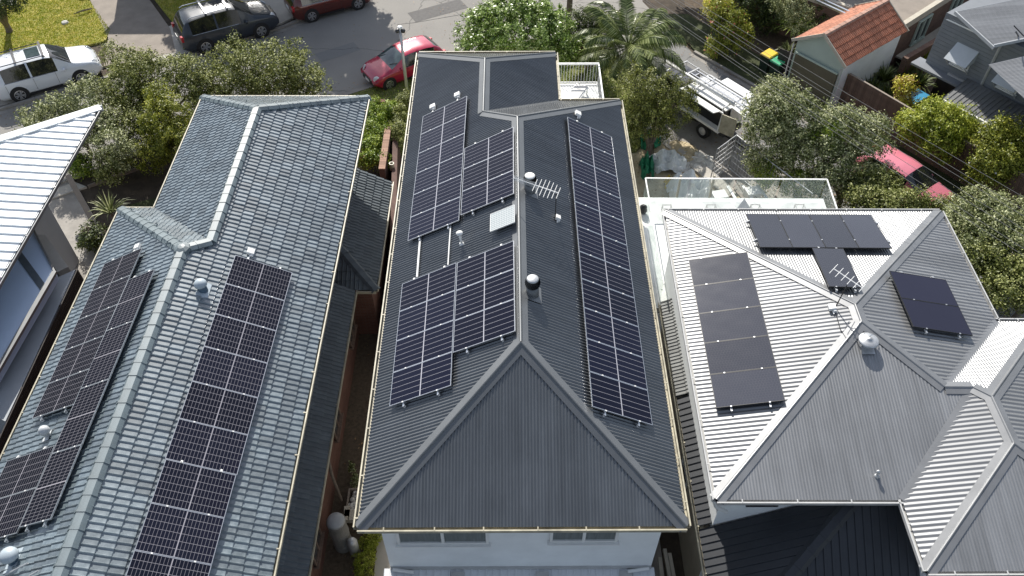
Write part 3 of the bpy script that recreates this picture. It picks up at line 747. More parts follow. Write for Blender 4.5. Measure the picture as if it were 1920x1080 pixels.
n_e, n_w, n_wf, n_n, n_nw = map(fnorm, (t_e, t_w, t_wf, t_n, t_nw))
for a, b, x, y in ((R3, J2, n_e, n_wf), (J1, JS, n_e, n_w), (R3, NE, n_e, n_n), (R3, NW, n_wf, n_n), (C1, J1, n_w, n_nw), (J2, J1, n_e, n_nw)):
    ridge_tiles(H1, a, b, x, y, 'tile_blue_cap', name='ridge_tile')
MB().lathe((J1[0], J1[1], J1[2]-.02), [(.25, 0), (.22, .07), (.1, .12), (0.01, .13)], 8).build('ridge_end_tile', 'tile_blue_cap', H1)
valley(H1, J2, V1, 'valley_metal')
for f in ([NE, ES, JS, J1, J2, R3],): pass
for a, b, i in ((ES, NE, (-1, 0, 0)), (NE, NW, (0, -1, 0)), (NW, V1, (1, 0, 0)), (V1, C1, (0, -1, 0)), (C1, CS, (1, 0, 0))):
    i = Vector(i); gutter(H1, Vector(a)-i*.06, Vector(b)-i*.06, i, 'gutter_cream', sw=-.03)
MB().prism([(-11.3, 16.9), (-6.6, 16.9), (-6.7, YS+.3), (-12.4, YS+.3), (-12.4, 10.8), (-11.3, 10.8)], GZ, Z1-.12).build('wall', 'brick_red', H1)
MB().prism([(-11.66, 17.3), (-5.55, 17.3), (-5.66, YS), (-12.9, YS), (-12.8, 11.2), (-11.7, 11.2)], Z1-.13, Z1-.1).build('soffit', 'paint_white', H1)
# low side roof on the right, wide part then narrow strip
LZ = -3.42
wr = [(-4.83, 16.0, LZ), (-4.85, 10.35, LZ), (-5.56, 10.35, LZ), (-6.62, 11.35, LZ+1.79*.5), (-6.62, 16.0, LZ+1.79*.5)]
hipc = (-5.86, 11.36, LZ+.55)
wr_e = [(-4.83, 16.0, LZ), (-6.55, 16.0, LZ+.93), (-6.55, 12.07, LZ+.93), (-4.85, 10.35, LZ)]
wr_s = [(-4.85, 10.35, LZ), (-6.55, 12.07, LZ+.93), (-6.55, 10.35, LZ)]
st_e = [(-5.56, 10.33, LZ), (-6.65, 10.33, LZ+.59), (-6.65, YS, LZ+.59), (-5.6, YS, LZ)]
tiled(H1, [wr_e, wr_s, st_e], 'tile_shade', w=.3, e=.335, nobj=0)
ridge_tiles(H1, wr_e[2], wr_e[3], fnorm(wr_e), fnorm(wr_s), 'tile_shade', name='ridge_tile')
for a, b, i in (((-4.85, 10.35, LZ), (-4.83, 16.0, LZ), (-1, 0, 0)), ((-5.5, 10.32, LZ), (-4.85, 10.32, LZ), (0, 1, 0)), ((-5.6, YS, LZ), (-5.56, 10.33, LZ), (-1, 0, 0))):
    i = Vector(i); gutter(H1, Vector(a)-i*.06, Vector(b)-i*.06, i, 'gutter_cream', sw=-.03)
MB().prism([(-6.5, 15.8), (-5.05, 15.8), (-5.05, 10.5), (-6.5, 10.5)], GZ, LZ-.1).build('wall', 'brick_red', H1)
MB().prism([(-6.8, 10.5), (-5.8, 10.5), (-5.82, YS+.3), (-6.8, YS+.3)], GZ, LZ-.1).build('wall', 'brick_red', H1)
p = gp(553, 905, -1.2)
MB().tube([(-6.0, p[1]+.25, -.55), (-6.35, p[1]+.2, -.75), (-6.5, p[1]+.1, -1.0), (-6.5, p[1], -2.7), (-6.25, p[1]-.15, -2.95)], .045).build('downpipe', 'gutter_grey', H1)
MB().tube([gp(615, 860, -3.6), gp(622, 890, -4.2), gp(640, 938, -5.6)], .05).build('downpipe', 'bark', H1)
for y in (9.0, 5.3, 1.2):
    window(H1, (-5.78, y, -4.9), (-5.78, y+1.0, -3.8), (1, 0, 0), 2, fm='wood_brown')

# ------------------------------------------------------------------ right house: light corrugated low-pitched roof
H3 = thing('light_roof_house', 'white rendered house with pale grey corrugated hipped roof, right of the middle house', 'house', (9, 5, GZ))
Z3 = -.2
q = dict(NW=(4.68, 10.81, Z3), NE=(13.44, 10.74, Z3), SW=(4.6, .76, Z3), An=(9.07, 6.0, .76), As=(9.06, 5.39, .77), Ve=(13.41, 6.2, Z3), J=(10.76, 3.55, .385), K=(11.48, 3.54, .385),
         W0=(8.98, .73, Z3), A=(11.79, 3.2, .462), S=(11.78, 1.85, .462), W1=(8.97, -1.0, Z3), E1=(14.75, 6.18, Z3), E2=(14.75, -1.0, Z3))
f3w = [q['SW'], q['As'], q['An'], q['NW']]; f3n = [q['NW'], q['An'], q['NE']]; f3e = [q['NE'], q['An'], q['As'], q['J'], q['Ve']]
f3s = [q['SW'], q['W0'], q['K'], q['J'], q['As']]; f3n2 = [q['Ve'], q['J'], q['K'], q['A'], q['E1']]; f3w3 = [q['W0'], q['W1'], q['S'], q['A'], q['K']]
f3s3 = [q['W1'], q['E2'], q['S']]; f3e3 = [q['E1'], q['A'], q['S'], q['E2']]
for f, pt, am in ((f3w, .128, .0095), (f3n, .0762, .008), (f3e, .128, .0105), (f3s, .0762, .0042), (f3n2, .0762, .008), (f3w3, .128, .0095), (f3s3, .0762, .0042), (f3e3, .128, .0105)):
    corrugated(H3, f, 'roof_light' if pt > .1 else 'roof_light_x', pitch=pt, amp=am)
nW, nN, nE, nS, nN2, nW3, nS3, nE3 = map(fnorm, (f3w, f3n, f3e, f3s, f3n2, f3w3, f3s3, f3e3))
for a, b, x, y, nm in (('NW', 'An', nW, nN, 'hip_cap'), ('NE', 'An', nE, nN, 'hip_cap'), ('SW', 'As', nW, nS, 'hip_cap'), ('An', 'As', nW, nE, 'ridge_cap'), ('As', 'J', nE, nS, 'hip_cap'),
                       ('J', 'K', nN2, nS, 'ridge_cap'), ('K', 'A', nN2, nW3, 'hip_cap'), ('A', 'S', nW3, nE3, 'ridge_cap'), ('A', 'E1', nN2, nE3, 'hip_cap'), ('W1', 'S', nW3, nS3, 'hip_cap'), ('S', 'E2', nS3, nE3, 'hip_cap')):
    cap(H3, q[a], q[b], x, y, 'roof_light_cap', nm, .19)
valley(H3, q['J'], q['Ve'], 'roof_light_cap'); valley(H3, q['K'], q['W0'], 'roof_light_cap')
for a, b, i in (('NW', 'SW', (1, 0, 0)), ('NE', 'NW', (0, -1, 0)), ('SW', 'W0', (0, 1, 0)), ('W0', 'W1', (1, 0, 0)), ('W1', 'E2', (0, 1, 0)), ('NE', 'Ve', (-1, 0, 0)), ('Ve', 'E1', (0, -1, 0))):
    i = Vector(i); gutter(H3, Vector(q[a])-i*.08, Vector(q[b])-i*.08, i, 'gutter_grey')
MB().prism([(4.98, 10.4), (13.0, 10.4), (13.0, 5.8), (14.3, 5.8), (14.3, -.6), (9.5, -.6), (9.5, 1.2), (4.98, 1.2)], GZ, Z3-.12).build('wall', 'render_white', H3)
MB().prism([(4.65, 10.8), (13.4, 10.75), (13.4, 6.2), (14.7, 6.2), (14.7, -1.0), (9.0, -1.0), (9.0, .75), (4.6, .76)], Z3-.13, Z3-.1).build('soffit', 'paint_white', H3)
p = gp(1319, 945, -1.0)
MB().tube([(4.62, .95, -.5), (4.75, .95, -.9), (5.1, 1.0, -1.3)], .05).tube([(4.62, .95, -.35), (4.62, .95, -.6)], .05).build('downpipe', 'paint_white', H3)
window(H3, (5.6, 1.19, -1.3), (6.4, 1.19, -.55), (0, -1, 0), 1, fm='dark_steel', sill=False)
# lower roofs: dark metal south, tiled strip west with its shade coloured in
l0 = [(4.35, 2.2, -3.35), (4.35, -6.0, -3.35), (7.6, -6.0, -2.45), (7.6, -1.3, -2.45), (5.3, 1.2, -3.08), (5.2, 2.2, -3.1)]
za = -3.55
lw = [(4.35, 1.15, za), (4.35, -7, za), (7.9, -3.4, -2.65), (7.9, 1.15, -2.65)]
ls = [(4.35, -7, za), (11.5, -7, za), (7.9, -3.4, -2.65)]
lhipA = (8.2, 1.15, -2.6)
XE = 4.65; LE = -2.6
nlw = (-.58, 0, 1); ha = onp(1590, 950, (XE, 0, LE), nlw); hb = onp(1480, 1080, (XE, 0, LE), nlw)
hd_ = (hb-ha)/(hb[2]-ha[2]); hc = ha+hd_*(LE-ha[2])
L0 = (XE, 1.17, LE); L1 = tuple(hc); Lr = tuple(ha+hd_*.0); t_ = (1.17-ha[1])/(hd_[1]) if abs(hd_[1]) > 1e-6 else 0; Lt = tuple(ha+hd_*t_)
lw = [L0, (XE, hc[1], LE), Lt]; lsf = [(XE, hc[1], LE), (9.48, hc[1], LE), (9.48, 1.17, Lt[2]), Lt]
corrugated(H3, lw, 'roof_charcoal_and_shade', pitch=.2, amp=.03, kindp='rib', name='lower_roof_sheet')
corrugated(H3, lsf, 'roof_charcoal_and_shade', pitch=.2, amp=.03, kindp='rib', name='lower_roof_sheet')
ridge_tiles(H3, (XE, hc[1], LE), Lt, fnorm(lw), fnorm(lsf), 'roof_charcoal_and_shade', step=.5, name='hip_cap')
tw = [(XE, 9.0, LE), (XE, 5.3, LE), (5.0, 5.3, LE+.2), (5.0, 9.0, LE+.2)]
corrugated(H3, [(XE, 5.28, LE), (XE, 1.18, LE), (5.0, 1.18, LE+.2), (5.0, 5.28, LE+.2)], 'roof_charcoal_and_shade', pitch=.2, amp=.03, kindp='rib', name='lower_roof_sheet')  # shaded stretch of the tiled strip, its shade put into a dark sheet
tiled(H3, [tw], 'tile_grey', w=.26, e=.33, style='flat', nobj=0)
gutter(H3, (XE-.07, 9.0, LE), (XE-.07, -2.9, LE), (1, 0, 0), 'gutter_cream', sw=-.03)
MB().prism([(4.85, 9.0), (5.2, 9.0), (5.2, 1.0), (9.4, 1.0), (9.4, -2.0), (4.85, -2.0)], GZ, LE-.08).build('wall', 'beige_render', H3)
for y in (3.1, -.3): window(H3, (4.84, y, -4.6), (4.84, y+.8, -3.6), (-1, 0, 0), 1, fm='paint_white')
# upper terrace north and west with glass balustrade
tz = -2.95
MB().prism([(4.35, 14.55), (11.45, 14.45), (11.3, 10.0), (5.1, 10.0), (5.1, 9.1), (4.35, 9.1)], tz-.25, tz).build('terrace_floor', 'terrace_tile', H3)
gl = [((4.68, 14.4), (11.25, 14.3)), ((4.68, 14.4), (4.68, 9.2)), ((11.25, 14.3), (11.1, 10.6))]
for (a, b) in gl:
    a = Vector((*a, 0)); b = Vector((*b, 0)); n = max(1, round((b-a).length/1.6)); 
    for k in range(n):
        x = a.lerp(b, k/n+.006); y = a.lerp(b, (k+1)/n-.006)
        MB().add([x+Vector((0, 0, tz+.05)), y+Vector((0, 0, tz+.05)), y+Vector((0, 0, tz+1.05)), x+Vector((0, 0, tz+1.05))], [(0, 1, 2, 3)]).build('glass_panel', 'glass', H3)
    MB().bar(a+Vector((0, 0, tz+1.06)), b+Vector((0, 0, tz+1.06)), .045, .03).build('handrail', 'paint_white', H3)
for k in range(4):
    x = 5.5+k*1.62
    f = MB()
    for a, b in (((x-.16, 13.85), (x+.16, 13.85)), ((x-.16, 13.35), (x+.16, 13.35)), ((x-.16, 13.85), (x-.16, 13.35)), ((x+.16, 13.85), (x+.16, 13.35))): f.bar((*a, tz+.25), (*b, tz+.25), .03, .03)
    for s in (-.16, .16): f.bar((x+s, 13.35, tz), (x+s, 13.35, tz+.25), .03, .03); f.bar((x+s, 13.85, tz), (x+s, 13.85, tz+.25), .03, .03)
    one('stool_frame', f, 'gutter_grey', ['small grey metal frame on the white terrace, nearest the middle house', 'second small grey metal frame along the white terrace from the middle house', 'third small grey metal frame along the white terrace from the middle house', 'small grey metal frame at the right end of the white terrace'][k], 'metal frame', 'metal frames along the terrace edge')

# ------------------------------------------------------------------ far left: white seamed roof
H0 = thing('white_roof_house', 'modern house at the left edge with white seamed metal roof over a blue-grey lower roof', 'house', (-18, 11, GZ))
s0 = math.tan(math.radians(5))
def z0(x): return -.5+(-15.4-x)*s0
P1 = (-15.39, 16.75, z0(-15.39)); P2 = (-15.53, 4.0, z0(-15.53))
w_ = onp(0, 263, (-15.39, 16.75, -.5), (s0, 0, 1)); dx = (w_[0]+15.39); dy = w_[1]-16.75
P4 = (-15.39+dx*3, 16.75+dy*3, z0(-15.39+dx*3)); P3 = (P4[0], 4.0, z0(P4[0]))
mat('seam_white', (.80, .83, .84), .4, var=.03, scale=1.2)
corrugated(H0, [P1, P2, P3, P4], 'seam_white', pitch=.37, amp=.05, kindp='seam')
gutter(H0, Vector(P1)+Vector((.1, 0, .02)), Vector(P2)+Vector((.1, 0, .02)), (-1, 0, 0), 'roof_light_cap')
MB().bar(Vector(P1)+Vector((.05, .06, .04)), Vector(P4)+Vector((.05, .06, .04)), .36, .05).bar(Vector(P1)+Vector((.05, .2, -.08)), Vector(P4)+Vector((.05, .2, -.08)), .03, .24).build('verge_flashing', 'seam_white', H0)
MB().prism([(-17.4, 14.3), (-26, 9.1), (-26, 4.2), (-17.4, 4.2)], GZ, -.75).build('wall', 'render_grey', H0)
mbz = -1.7
lp = [g2(60, 425, mbz), g2(104, 512, mbz), g2(-10, 708, mbz), (-22, 3.5), (-22, 11)]
MB().prism(lp, mbz-.3, mbz).build('lower_roof', 'membrane', H0); MB().prism([(p[0]-.35, p[1]-.15) for p in lp], GZ, mbz-.3).build('lower_wall', 'render_grey', H0)
def strip(mb, a, b, z, w, h): mb.bar((*a, z), (*b, z), w, h)
e = MB()
strip(e, g2(104, 512, mbz), g2(-8, 706, mbz), mbz+.05, .14, .1); strip(e, g2(60, 425, mbz), g2(104, 512, mbz), mbz+.03, .06, .06)
e.build('parapet_capping', 'roof_light_cap', H0)
a = g2(30, 470, mbz); b = g2(82, 541, mbz)
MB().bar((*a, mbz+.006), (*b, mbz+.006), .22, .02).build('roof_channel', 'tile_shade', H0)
# paved walkway edge walls and dark slatted screen beside the tiled house
wz = -2.4
pw = [g2(72, 445, wz), g2(125, 500, wz), g2(100, 505, wz)]
MB().prism([g2(84, 440, wz), g2(128, 500, wz), g2(108, 510, wz), g2(60, 440, wz)], GZ, wz).build('garden_wall', 'concrete_light', H0)
c0 = g2(142, 505, wz); c1 = g2(10, 790, wz)
c2 = g2(108, 520, wz); c3 = g2(-30, 770, wz)
MB().prism([c0, c1, c3, c2], GZ, wz).build('side_terrace', 'render_grey', H0)
scr = thing('slatted_screen', 'dark timber slatted screen between the white-roofed house and the tiled house', 'screen', (c0[0], c0[1], GZ))
c0v = Vector((c0[0]+.1, c0[1]-.05, 0)); c1v = Vector((c1[0]+.1, c1[1], 0)); sd = (c1v-c0v)
for k in range(16):
    z = wz+.02-k*.12
    MB().bar(c0v+Vector((0, 0, z)), c0v+sd*1.35+Vector((0, 0, z)), .03, .095).build('slat', 'wood_dark', scr)
for k in range(6):
    p = c0v+sd*(k*.27); MB().bar(p+Vector((-.04, 0, GZ)), p+Vector((-.04, 0, wz+.05)), .06, .06).build('post', 'wood_dark', scr)
MB().tube([g2(0, 694, -3.1)+(-3.1,), g2(50, 696, -3.1)+(-3.1,)], .055).build('downpipe', 'white_plastic', H0)
MB().tube([g2(0, 704, -3.2)+(-3.2,), g2(50, 706, -3.2)+(-3.2,)], .055).build('downpipe', 'white_plastic', H0)
fr = MB(); pts = [g2(52, 677, -3.4), g2(75, 677, -3.4), g2(50, 722, -3.4), g2(38, 722, -3.4)]
for i in range(3): fr.bar((*pts[i], -3.4), (*pts[i+1], -3.4), .05, .05)
fr.build('rail', 'paint_white', H0)
# ------------------------------------------------------------------ solar panels
ORD = ['first', 'second', 'third', 'fourth', 'fifth', 'sixth', 'seventh', 'eighth', 'ninth', 'tenth', 'eleventh']
def panel_meshes(w, h, glassm, framem, split_long):
    "w along local x, h along local y (0.035 deep); the long side carries uv.x"
    fr = MB(); t = .013; d = .036
    for c, s in (((0, h/2-t/2, 0), (w, t, d)), ((0, -h/2+t/2, 0), (w, t, d)), ((w/2-t/2, 0, 0), (t, h-2*t, d)), ((-w/2+t/2, 0, 0), (t, h-2*t, d))): fr.box(c, s)
    fm = mesh_np('frame', fr.v, fr.f); fm.materials.append(M[framem])
    x, y = w/2-t, h/2-t
    uv = [(0, 0), (1, 0), (1, 1), (0, 1)] if w >= h else [(0, 1), (0, 0), (1, 0), (1, 1)]
    gm = mesh_np('glass', [(-x, -y, d/2-.004), (x, -y, d/2-.004), (x, y, d/2-.004), (-x, y, d/2-.004)], [(0, 1, 2, 3)], uv=uv); gm.materials.append(M[glassm])
    bk = mesh_np('backsheet', [(-x, -y, -.006), (-x, y, -.006), (x, y, -.006), (x, -y, -.006)], [(0, 1, 2, 3)]); bk.materials.append(M['black_metal'])
    return fm, gm, bk
def array(face, off, px, n, along, w, h, glassm, framem, group, labels, rails=True, rl=None, railm='aluminium'):
    "px: corners TL TR BR BL in the photo; n panels one after another from the TL-TR edge to the BR-BL edge"
    nrm = fnorm(face); P0 = np.array(face[0])+np.array(nrm)*off
    Q = [Vector(onp(*p, P0, nrm)) for p in px]
    c = (Q[0]+Q[1]+Q[2]+Q[3])/4
    dn = ((Q[3]+Q[2])-(Q[0]+Q[1])).normalized(); ac = ((Q[1]-Q[0])+(Q[2]-Q[3])).normalized(); ac = (ac-dn*ac.dot(dn)).normalized()
    nn = ac.cross(dn); nn = -nn if nn.z < 0 else nn
    L = ((Q[3]-Q[0]).length+(Q[2]-Q[1]).length)/2; Wd = ((Q[1]-Q[0]).length+(Q[2]-Q[3]).length)/2
    if along: pw, ph, st = Wd-.004, L/n-.009, L/n       # panels stack along dn
    R = Matrix((ac, -dn, nn)).transposed().to_4x4()
    fm, gm, bk = panel_meshes(pw, ph, glassm, framem, True)
    for k in range(n):
        ctr = c+dn*((k+.5)*st-L/2)
        t = thing('solar_panel', labels[k] if isinstance(labels, list) else labels % ORD[k], 'solar panel', tuple(ctr), group=group, rot=R.to_euler())
        link('frame', fm, None, t); link('glass', gm, None, t); link('backsheet', bk, None, t)
    if rails:
        ra = MB(); cl = MB()
        for s in (-.28, .28):
            a = c+ac*(s*Wd)-dn*(L/2+.09)-nn*.045; b = c+ac*(s*Wd)+dn*(L/2+.11)-nn*.045; ra.bar(a, b, .045, .045, up=nn)
            k = .15
            while k < L:
                ra.bar(a+dn*k-nn*.02, a+dn*k-nn*(off-.01), .035, .035, up=ac); k += 1.2
            e_ = c+ac*(s*Wd)+dn*(L/2+.06); cl.bar(e_-nn*.03, e_-nn*.10+dn*.03, .05, .03, up=dn)
            for k in range(n+1):
                e_ = c+ac*(s*Wd)+dn*(k*st-L/2); cl.box(e_+nn*.022, (.042, .034, .014), m=R.to_3x3())
            cl.box(c+ac*(s*Wd)-dn*(L/2+.03), (.05, .06, .03), m=R.to_3x3())
        t = thing('panel_rack', 'mounting rails under '+(rl or group).replace('solar panels', 'panels'), 'mounting rack', tuple(c), group=None)
        ra.build('rail', railm, t); cl.build('clamp', 'white_plastic' if framem == 'aluminium' else 'galv', t)['kind'] = 'stuff'
E = 'street end'
array(f_e, .13, [(1063, 220), (1147, 257), (1222, 796), (1111, 765)], 11, True, 0, 0, 'pv_strip', 'aluminium', 'solar panels down the right slope of the middle roof',
      '%s panel from the street in the column of eleven on the middle roof')
array(f_w, .13, [(793.9, 218.3), (875.6, 180.8), (861.7, 414.2), (764.4, 451.7)], 6, True, 0, 0, 'pv_strip', 'aluminium', 'column of six solar panels at the upper left of the middle roof',
      '%s panel from the street in the column of six on the middle roof')
array(f_w, .13, [(871.4, 278), (963.3, 239), (963.3, 363.3), (864.4, 404.4)], 3, True, 0, 0, 'pv_strip', 'aluminium', 'three solar panels beside the middle ridge towards the street',
      '%s panel from the street in the upper three beside the ridge of the middle roof')
array(f_w, .13, [(754.3, 531.7), (856.7, 494), (845, 726), (731.7, 760)], 4, True, 0, 0, 'pv_strip', 'aluminium', 'column of four solar panels at the lower left of the middle roof',
      '%s panel from the top in the column of four by the left gutter, middle roof')
array(f_w, .13, [(858, 494), (963.3, 450.7), (966.7, 621.7), (849.3, 661.7)], 3, True, 0, 0, 'pv_strip', 'aluminium', 'three solar panels beside the middle ridge near the front hip',
      '%s panel from the top in the lower three beside the ridge of the middle roof')
array(t_e, .17, [(440, 477), (549, 513), (441, 897), (313, 855)], 6, True, 0, 0, 'pv_grid', 'aluminium', 'solar panels down the right slope of the tiled roof',
      '%s white-gridded panel from the top on the right slope of the tiled roof')
nrm = fnorm(t_e); P0 = np.array(t_e[0])+np.array(nrm)*.17
q1, q2 = Vector(onp(313, 855, P0, nrm)), Vector(onp(441, 897, P0, nrm)); q3, q4 = Vector(onp(440, 477, P0, nrm)), Vector(onp(549, 513, P0, nrm))
def topx(p):
    d = np.array(p)-CAMC; z = d @ _f; return (960+CF*(d @ _r)/z, 540-CF*(d @ _u)/z)
ex = ((q1-q3)+(q2-q4))/2/6*3
array(t_e, .17, [topx(q1), topx(q2), topx(q2+ex), topx(q1+ex)], 3, True, 0, 0, 'pv_grid', 'aluminium', 'solar panels at the bottom edge on the right slope of the tiled roof',
      ['seventh white-gridded panel from the top on the right slope of the tiled roof', 'white-gridded panel cut by the bottom picture edge on the tiled roof', 'white-gridded panel beyond the bottom picture edge on the tiled roof'])
array(t_w, .17, [(195, 498.3), (269, 461.7), (140, 758), (60.7, 786.7)], 5, True, 0, 0, 'pv_grid', 'aluminium', 'five sideways solar panels by the left gutter of the tiled roof',
      '%s gridded panel from the top in the five by the left gutter, tiled roof')
array(t_w, .17, [(242.7, 523.3), (290, 506.7), (96.7, 971.7), (36, 991.7)], 4, True, 0, 0, 'pv_grid', 'aluminium', 'four upright solar panels near the ridge of the tiled roof',
      '%s upright gridded panel from the top, row nearest the ridge, left tiled slope')
array(t_w, .17, [(15, 865), (103, 835), (35, 996), (-65, 1031)], 2, True, 0, 0, 'pv_grid', 'aluminium', 'two solar panels at the bottom left of the tiled roof',
      ['gridded panel just below the small round vent at the left of the tiled roof', 'lowest dark gridded panel at the left picture edge on the tiled roof'])
array(f3w, .13, [(1290, 486), (1402, 475), (1472, 751), (1343, 766)], 5, True, 0, 0, 'pv_black', 'black_metal', 'five black solar panels on the left slope of the light roof',
      '%s all-black panel from the top in the five on the left light slope', railm='galv')
array(f3n, .16, [(1423, 465), (1400, 401), (1634, 404), (1671, 465)], 4, True, 0, 0, 'pv_black', 'black_metal', 'black solar panels in a T on the bright street slope of the light roof',
      [k+' all-black panel in the top row of the T on the light roof' for k in ('leftmost', 'second from left', 'third from left', 'rightmost')], rl='the top row of the black T')
array(f3n, .16, [(1522, 466), (1581, 466), (1616, 539), (1555, 539)], 1, True, 0, 0, 'pv_black', 'black_metal', 'black solar panel making the stem of the T', ['all-black panel forming the stem of the T on the light roof'], railm='galv')
array(f3e, .15, [(1668, 510), (1771.7, 523), (1822.7, 628), (1713, 615)], 2, True, 0, 0, 'pv_plain', 'black_metal', 'pair of plain dark solar panels on the right slope of the light roof',
      ['upper panel of the plain dark pair on the right light slope', 'lower panel of the plain dark pair on the right light slope'], railm='galv')
# small pale module of the powered ventilator
array(f_w, .2, [(920, 402), (965, 384), (965.5, 419), (919, 433)], 1, True, 0, 0, 'pv_pale', 'white_plastic', 'small pale module beside the ridge', ['small pale solar module beside the ridge between two panel groups, middle roof'], rails=False)

# ------------------------------------------------------------------ things standing on the roofs
def on(face, px, py, off=0.0):
    n = fnorm(face); p = onp(px, py, np.array(face[0])+np.array(n)*off, n); return Vector(p), n
def isolator(face, px, py, label, s=.2, hood=True):
    p, n = on(face, px, py, .06); u = Vector((0, 1, 0)); x = u.cross(n).normalized(); R = Matrix((x, u, n)).transposed()
    t = thing('isolator_box', label, 'isolator box', tuple(p))
    MB().box(p+n*.03, (s, s*1.0, .1), m=R).build('shroud', 'white_plastic', t, bevel=.01)
    MB().box(p-u*s*.62+x*s*.25, (s*.4, s*.35, .08), m=R).tube([p-u*s*.5, p-u*s*1.1-n*.02], .02).build('conduit', 'white_plastic', t)
isolator(f_w, 812, 201, 'white isolator box above the left corner of the six-panel column on the middle roof')
isolator(f_w, 858, 179, 'white isolator box above the right corner of the six-panel column on the middle roof')
isolator(f_e, 1083, 214, 'white isolator box above the long column of eleven panels on the middle roof')
isolator(t_e, 470, 473, 'white isolator box above the panel column on the right slope of the tiled roof', .2)
isolator(t_w, 259, 464, 'pale metal isolator hood above the sideways panels on the tiled roof', .18)
def conduit(pa, pb, r, label):
    a, n = on(f_w, *pa, .05); b, _ = on(f_w, *pb, .05)
    mb = MB().tube([a, a.lerp(b, .5)+n*.006, b], r)
    return one('conduit_pipe', mb, 'white_plastic', label, 'conduit')
conduit((788, 446), (782, 520), .032, 'thick white conduit pipe running between the two outer panel columns on the middle roof')
conduit((845, 424), (840, 497), .02, 'thin white conduit pipe beside the mushroom vent on the middle roof')
# turbine ventilators
def turbine(face, px, py, r, label, topm='galv', body='dark_steel', h=.26, base=.17, bh=.28, col='roof_dark_cap'):
    p, n = on(face, px, py, 0)
    t = thing('roof_turbine', label, 'turbine vent', tuple(p))
    MB().lathe(p, [(base*1.05, -.12), (base, .02), (base*.95, bh)], 20).build('base_tube', col, t, smooth=True)
    MB().box(p+Vector(n)*.02, (base*3, base*3.2, .012), m=Matrix((Vector((0, 1, 0)).cross(n).normalized(), Vector((0, 1, 0)), n)).transposed()).build('flashing', col, t)
    c = p+Vector((0, 0, bh)); vm = MB()
    for k in range(26):
        a = 2*PI*k/26; pts = []
        for j in range(6):
            f = j/5; rr = r*(.66+.34*math.sin(PI*(f*.72+.15))); an = a+f*.5
            pts.append((c+Vector((rr*math.cos(an), rr*math.sin(an), f*h)), c+Vector((rr*.90*math.cos(an+.17), rr*.90*math.sin(an+.17), f*h))))
        for j in range(5): vm.quad(pts[j][0], pts[j][1], pts[j+1][1], pts[j+1][0])
    vm.build('vane', body, t)
    MB().lathe(c, [(r*.72, .0), (r*.8, h*.9), (r*.3, h)], 20).build('drum', body, t)
    MB().lathe(c+Vector((0, 0, h)), [(r*.78, -.012), (r*.78, .012), (r*.62, .03), (r*.3, .045), (.02, .05)], 26).build('top_plate', topm, t, smooth=True)
turbine(f_e, 998, 550, .2, 'silver-topped turbine vent beside the middle ridge, nearer the front hip')
turbine(f_e, 993, 357, .19, 'round turbine vent with white top beside the television aerial on the middle roof', topm='white_plastic')
def bigvent(face, px, py, r, label, capm, stem, h, flat=False):
    p, n = on(face, px, py, 0); t = thing('roof_vent', label, 'roof vent', tuple(p))
    MB().lathe(p, [(stem*1.15, -.1), (stem, h)], 18).build('stem', 'vent_stem' if capm == 'vent_blue' else capm, t, smooth=True)
    u = Vector((0, 1, 0)); MB().box(p+Vector(n)*.035, (stem*2.8, stem*4.4, .014), m=Matrix((u.cross(n).normalized(), (n.cross(u.cross(n))).normalized(), n)).transposed()).build('flashing', capm, t)
    MB().lathe(p+Vector((0, 0, h)), [(r*.5, -.02), (r, .0), (r, .03), (r*.9, .05), (r*.55, .075), (r*.22, .085), (r*.2, .11), (.01, .115)] if flat else [(r*.5, -.02), (r, .0), (r, .035), (r*.93, .085), (r*.7, .13), (r*.35, .16), (.01, .168)], 26).build('cowl', capm, t, smooth=True)
mat('vent_blue', (.40, .46, .50), .4, var=.08); mat('vent_pale', (.52, .54, .55), .4, var=.08)
bigvent(t_e, 381, 545, .17, 'pale domed vent with a dark stem right of the ridge of the tiled roof', 'vent_blue', .12, .24)
bigvent(t_w, 91, 818, .13, 'small pale round vent between the sideways panels on the left slope of the tiled roof', 'vent_pale', .07, .22)
bigvent(t_w, 28, 1052, .19, 'larger blue domed vent at the bottom left corner of the tiled roof', 'vent_blue', .12, .26)
bigvent(f3s, 1624, 648, .26, 'round galvanised dome vent just below the peak of the light roof', 'galv', .12, .2, flat=True)
for a, b in (((10, 1078), (52, 1056)), ((55, 1080), (72, 1070))):
    A, n = on(t_w, *a, .12); Bq, _ = on(t_w, *b, .12)
    one('roof_rod', MB().tube([A, Bq], .02), 'galv', 'short pale metal rod lying on the tiles at the bottom left corner'+(', the longer one' if a[0] == 10 else ', the shorter one'), 'metal rod')
def flue(face, px, py, h, r, label, m, capr=.1):
    p, n = on(face, px, py); t = thing('flue', label, 'flue', tuple(p))
    d = Vector((-.12, .05, 1)).normalized()
    MB().tube([p-d*.05, p+d*h], r, 12).build('pipe', m, t, smooth=True)
    MB().lathe(p, [(r*2.4, -.02), (r*2.0, .03), (r*1.1, .07)], 14, axis=n).build('collar', m, t)
    MB().lathe(p+d*h, [(capr*.6, -.03), (capr, .0), (capr*.95, .04), (capr*.4, .075), (.01, .08)], 16, axis=d).build('cowl', m, t, smooth=True)
flue(f_w, 866, 458, .40, .035, 'leaning white flue with mushroom cowl between panel groups on the middle roof', 'white_plastic')
flue(f3s, 1644, 893, .17, .03, 'small pipe flue with bracket near the lower edge of the light roof', 'galv', .05)
isolator(f_e, 1045, 409, 'small white cable box right of the ridge below the television aerial', .15)
isolator(f3w, 1560, 577, 'small white cable box left of the peak of the light roof', .19)
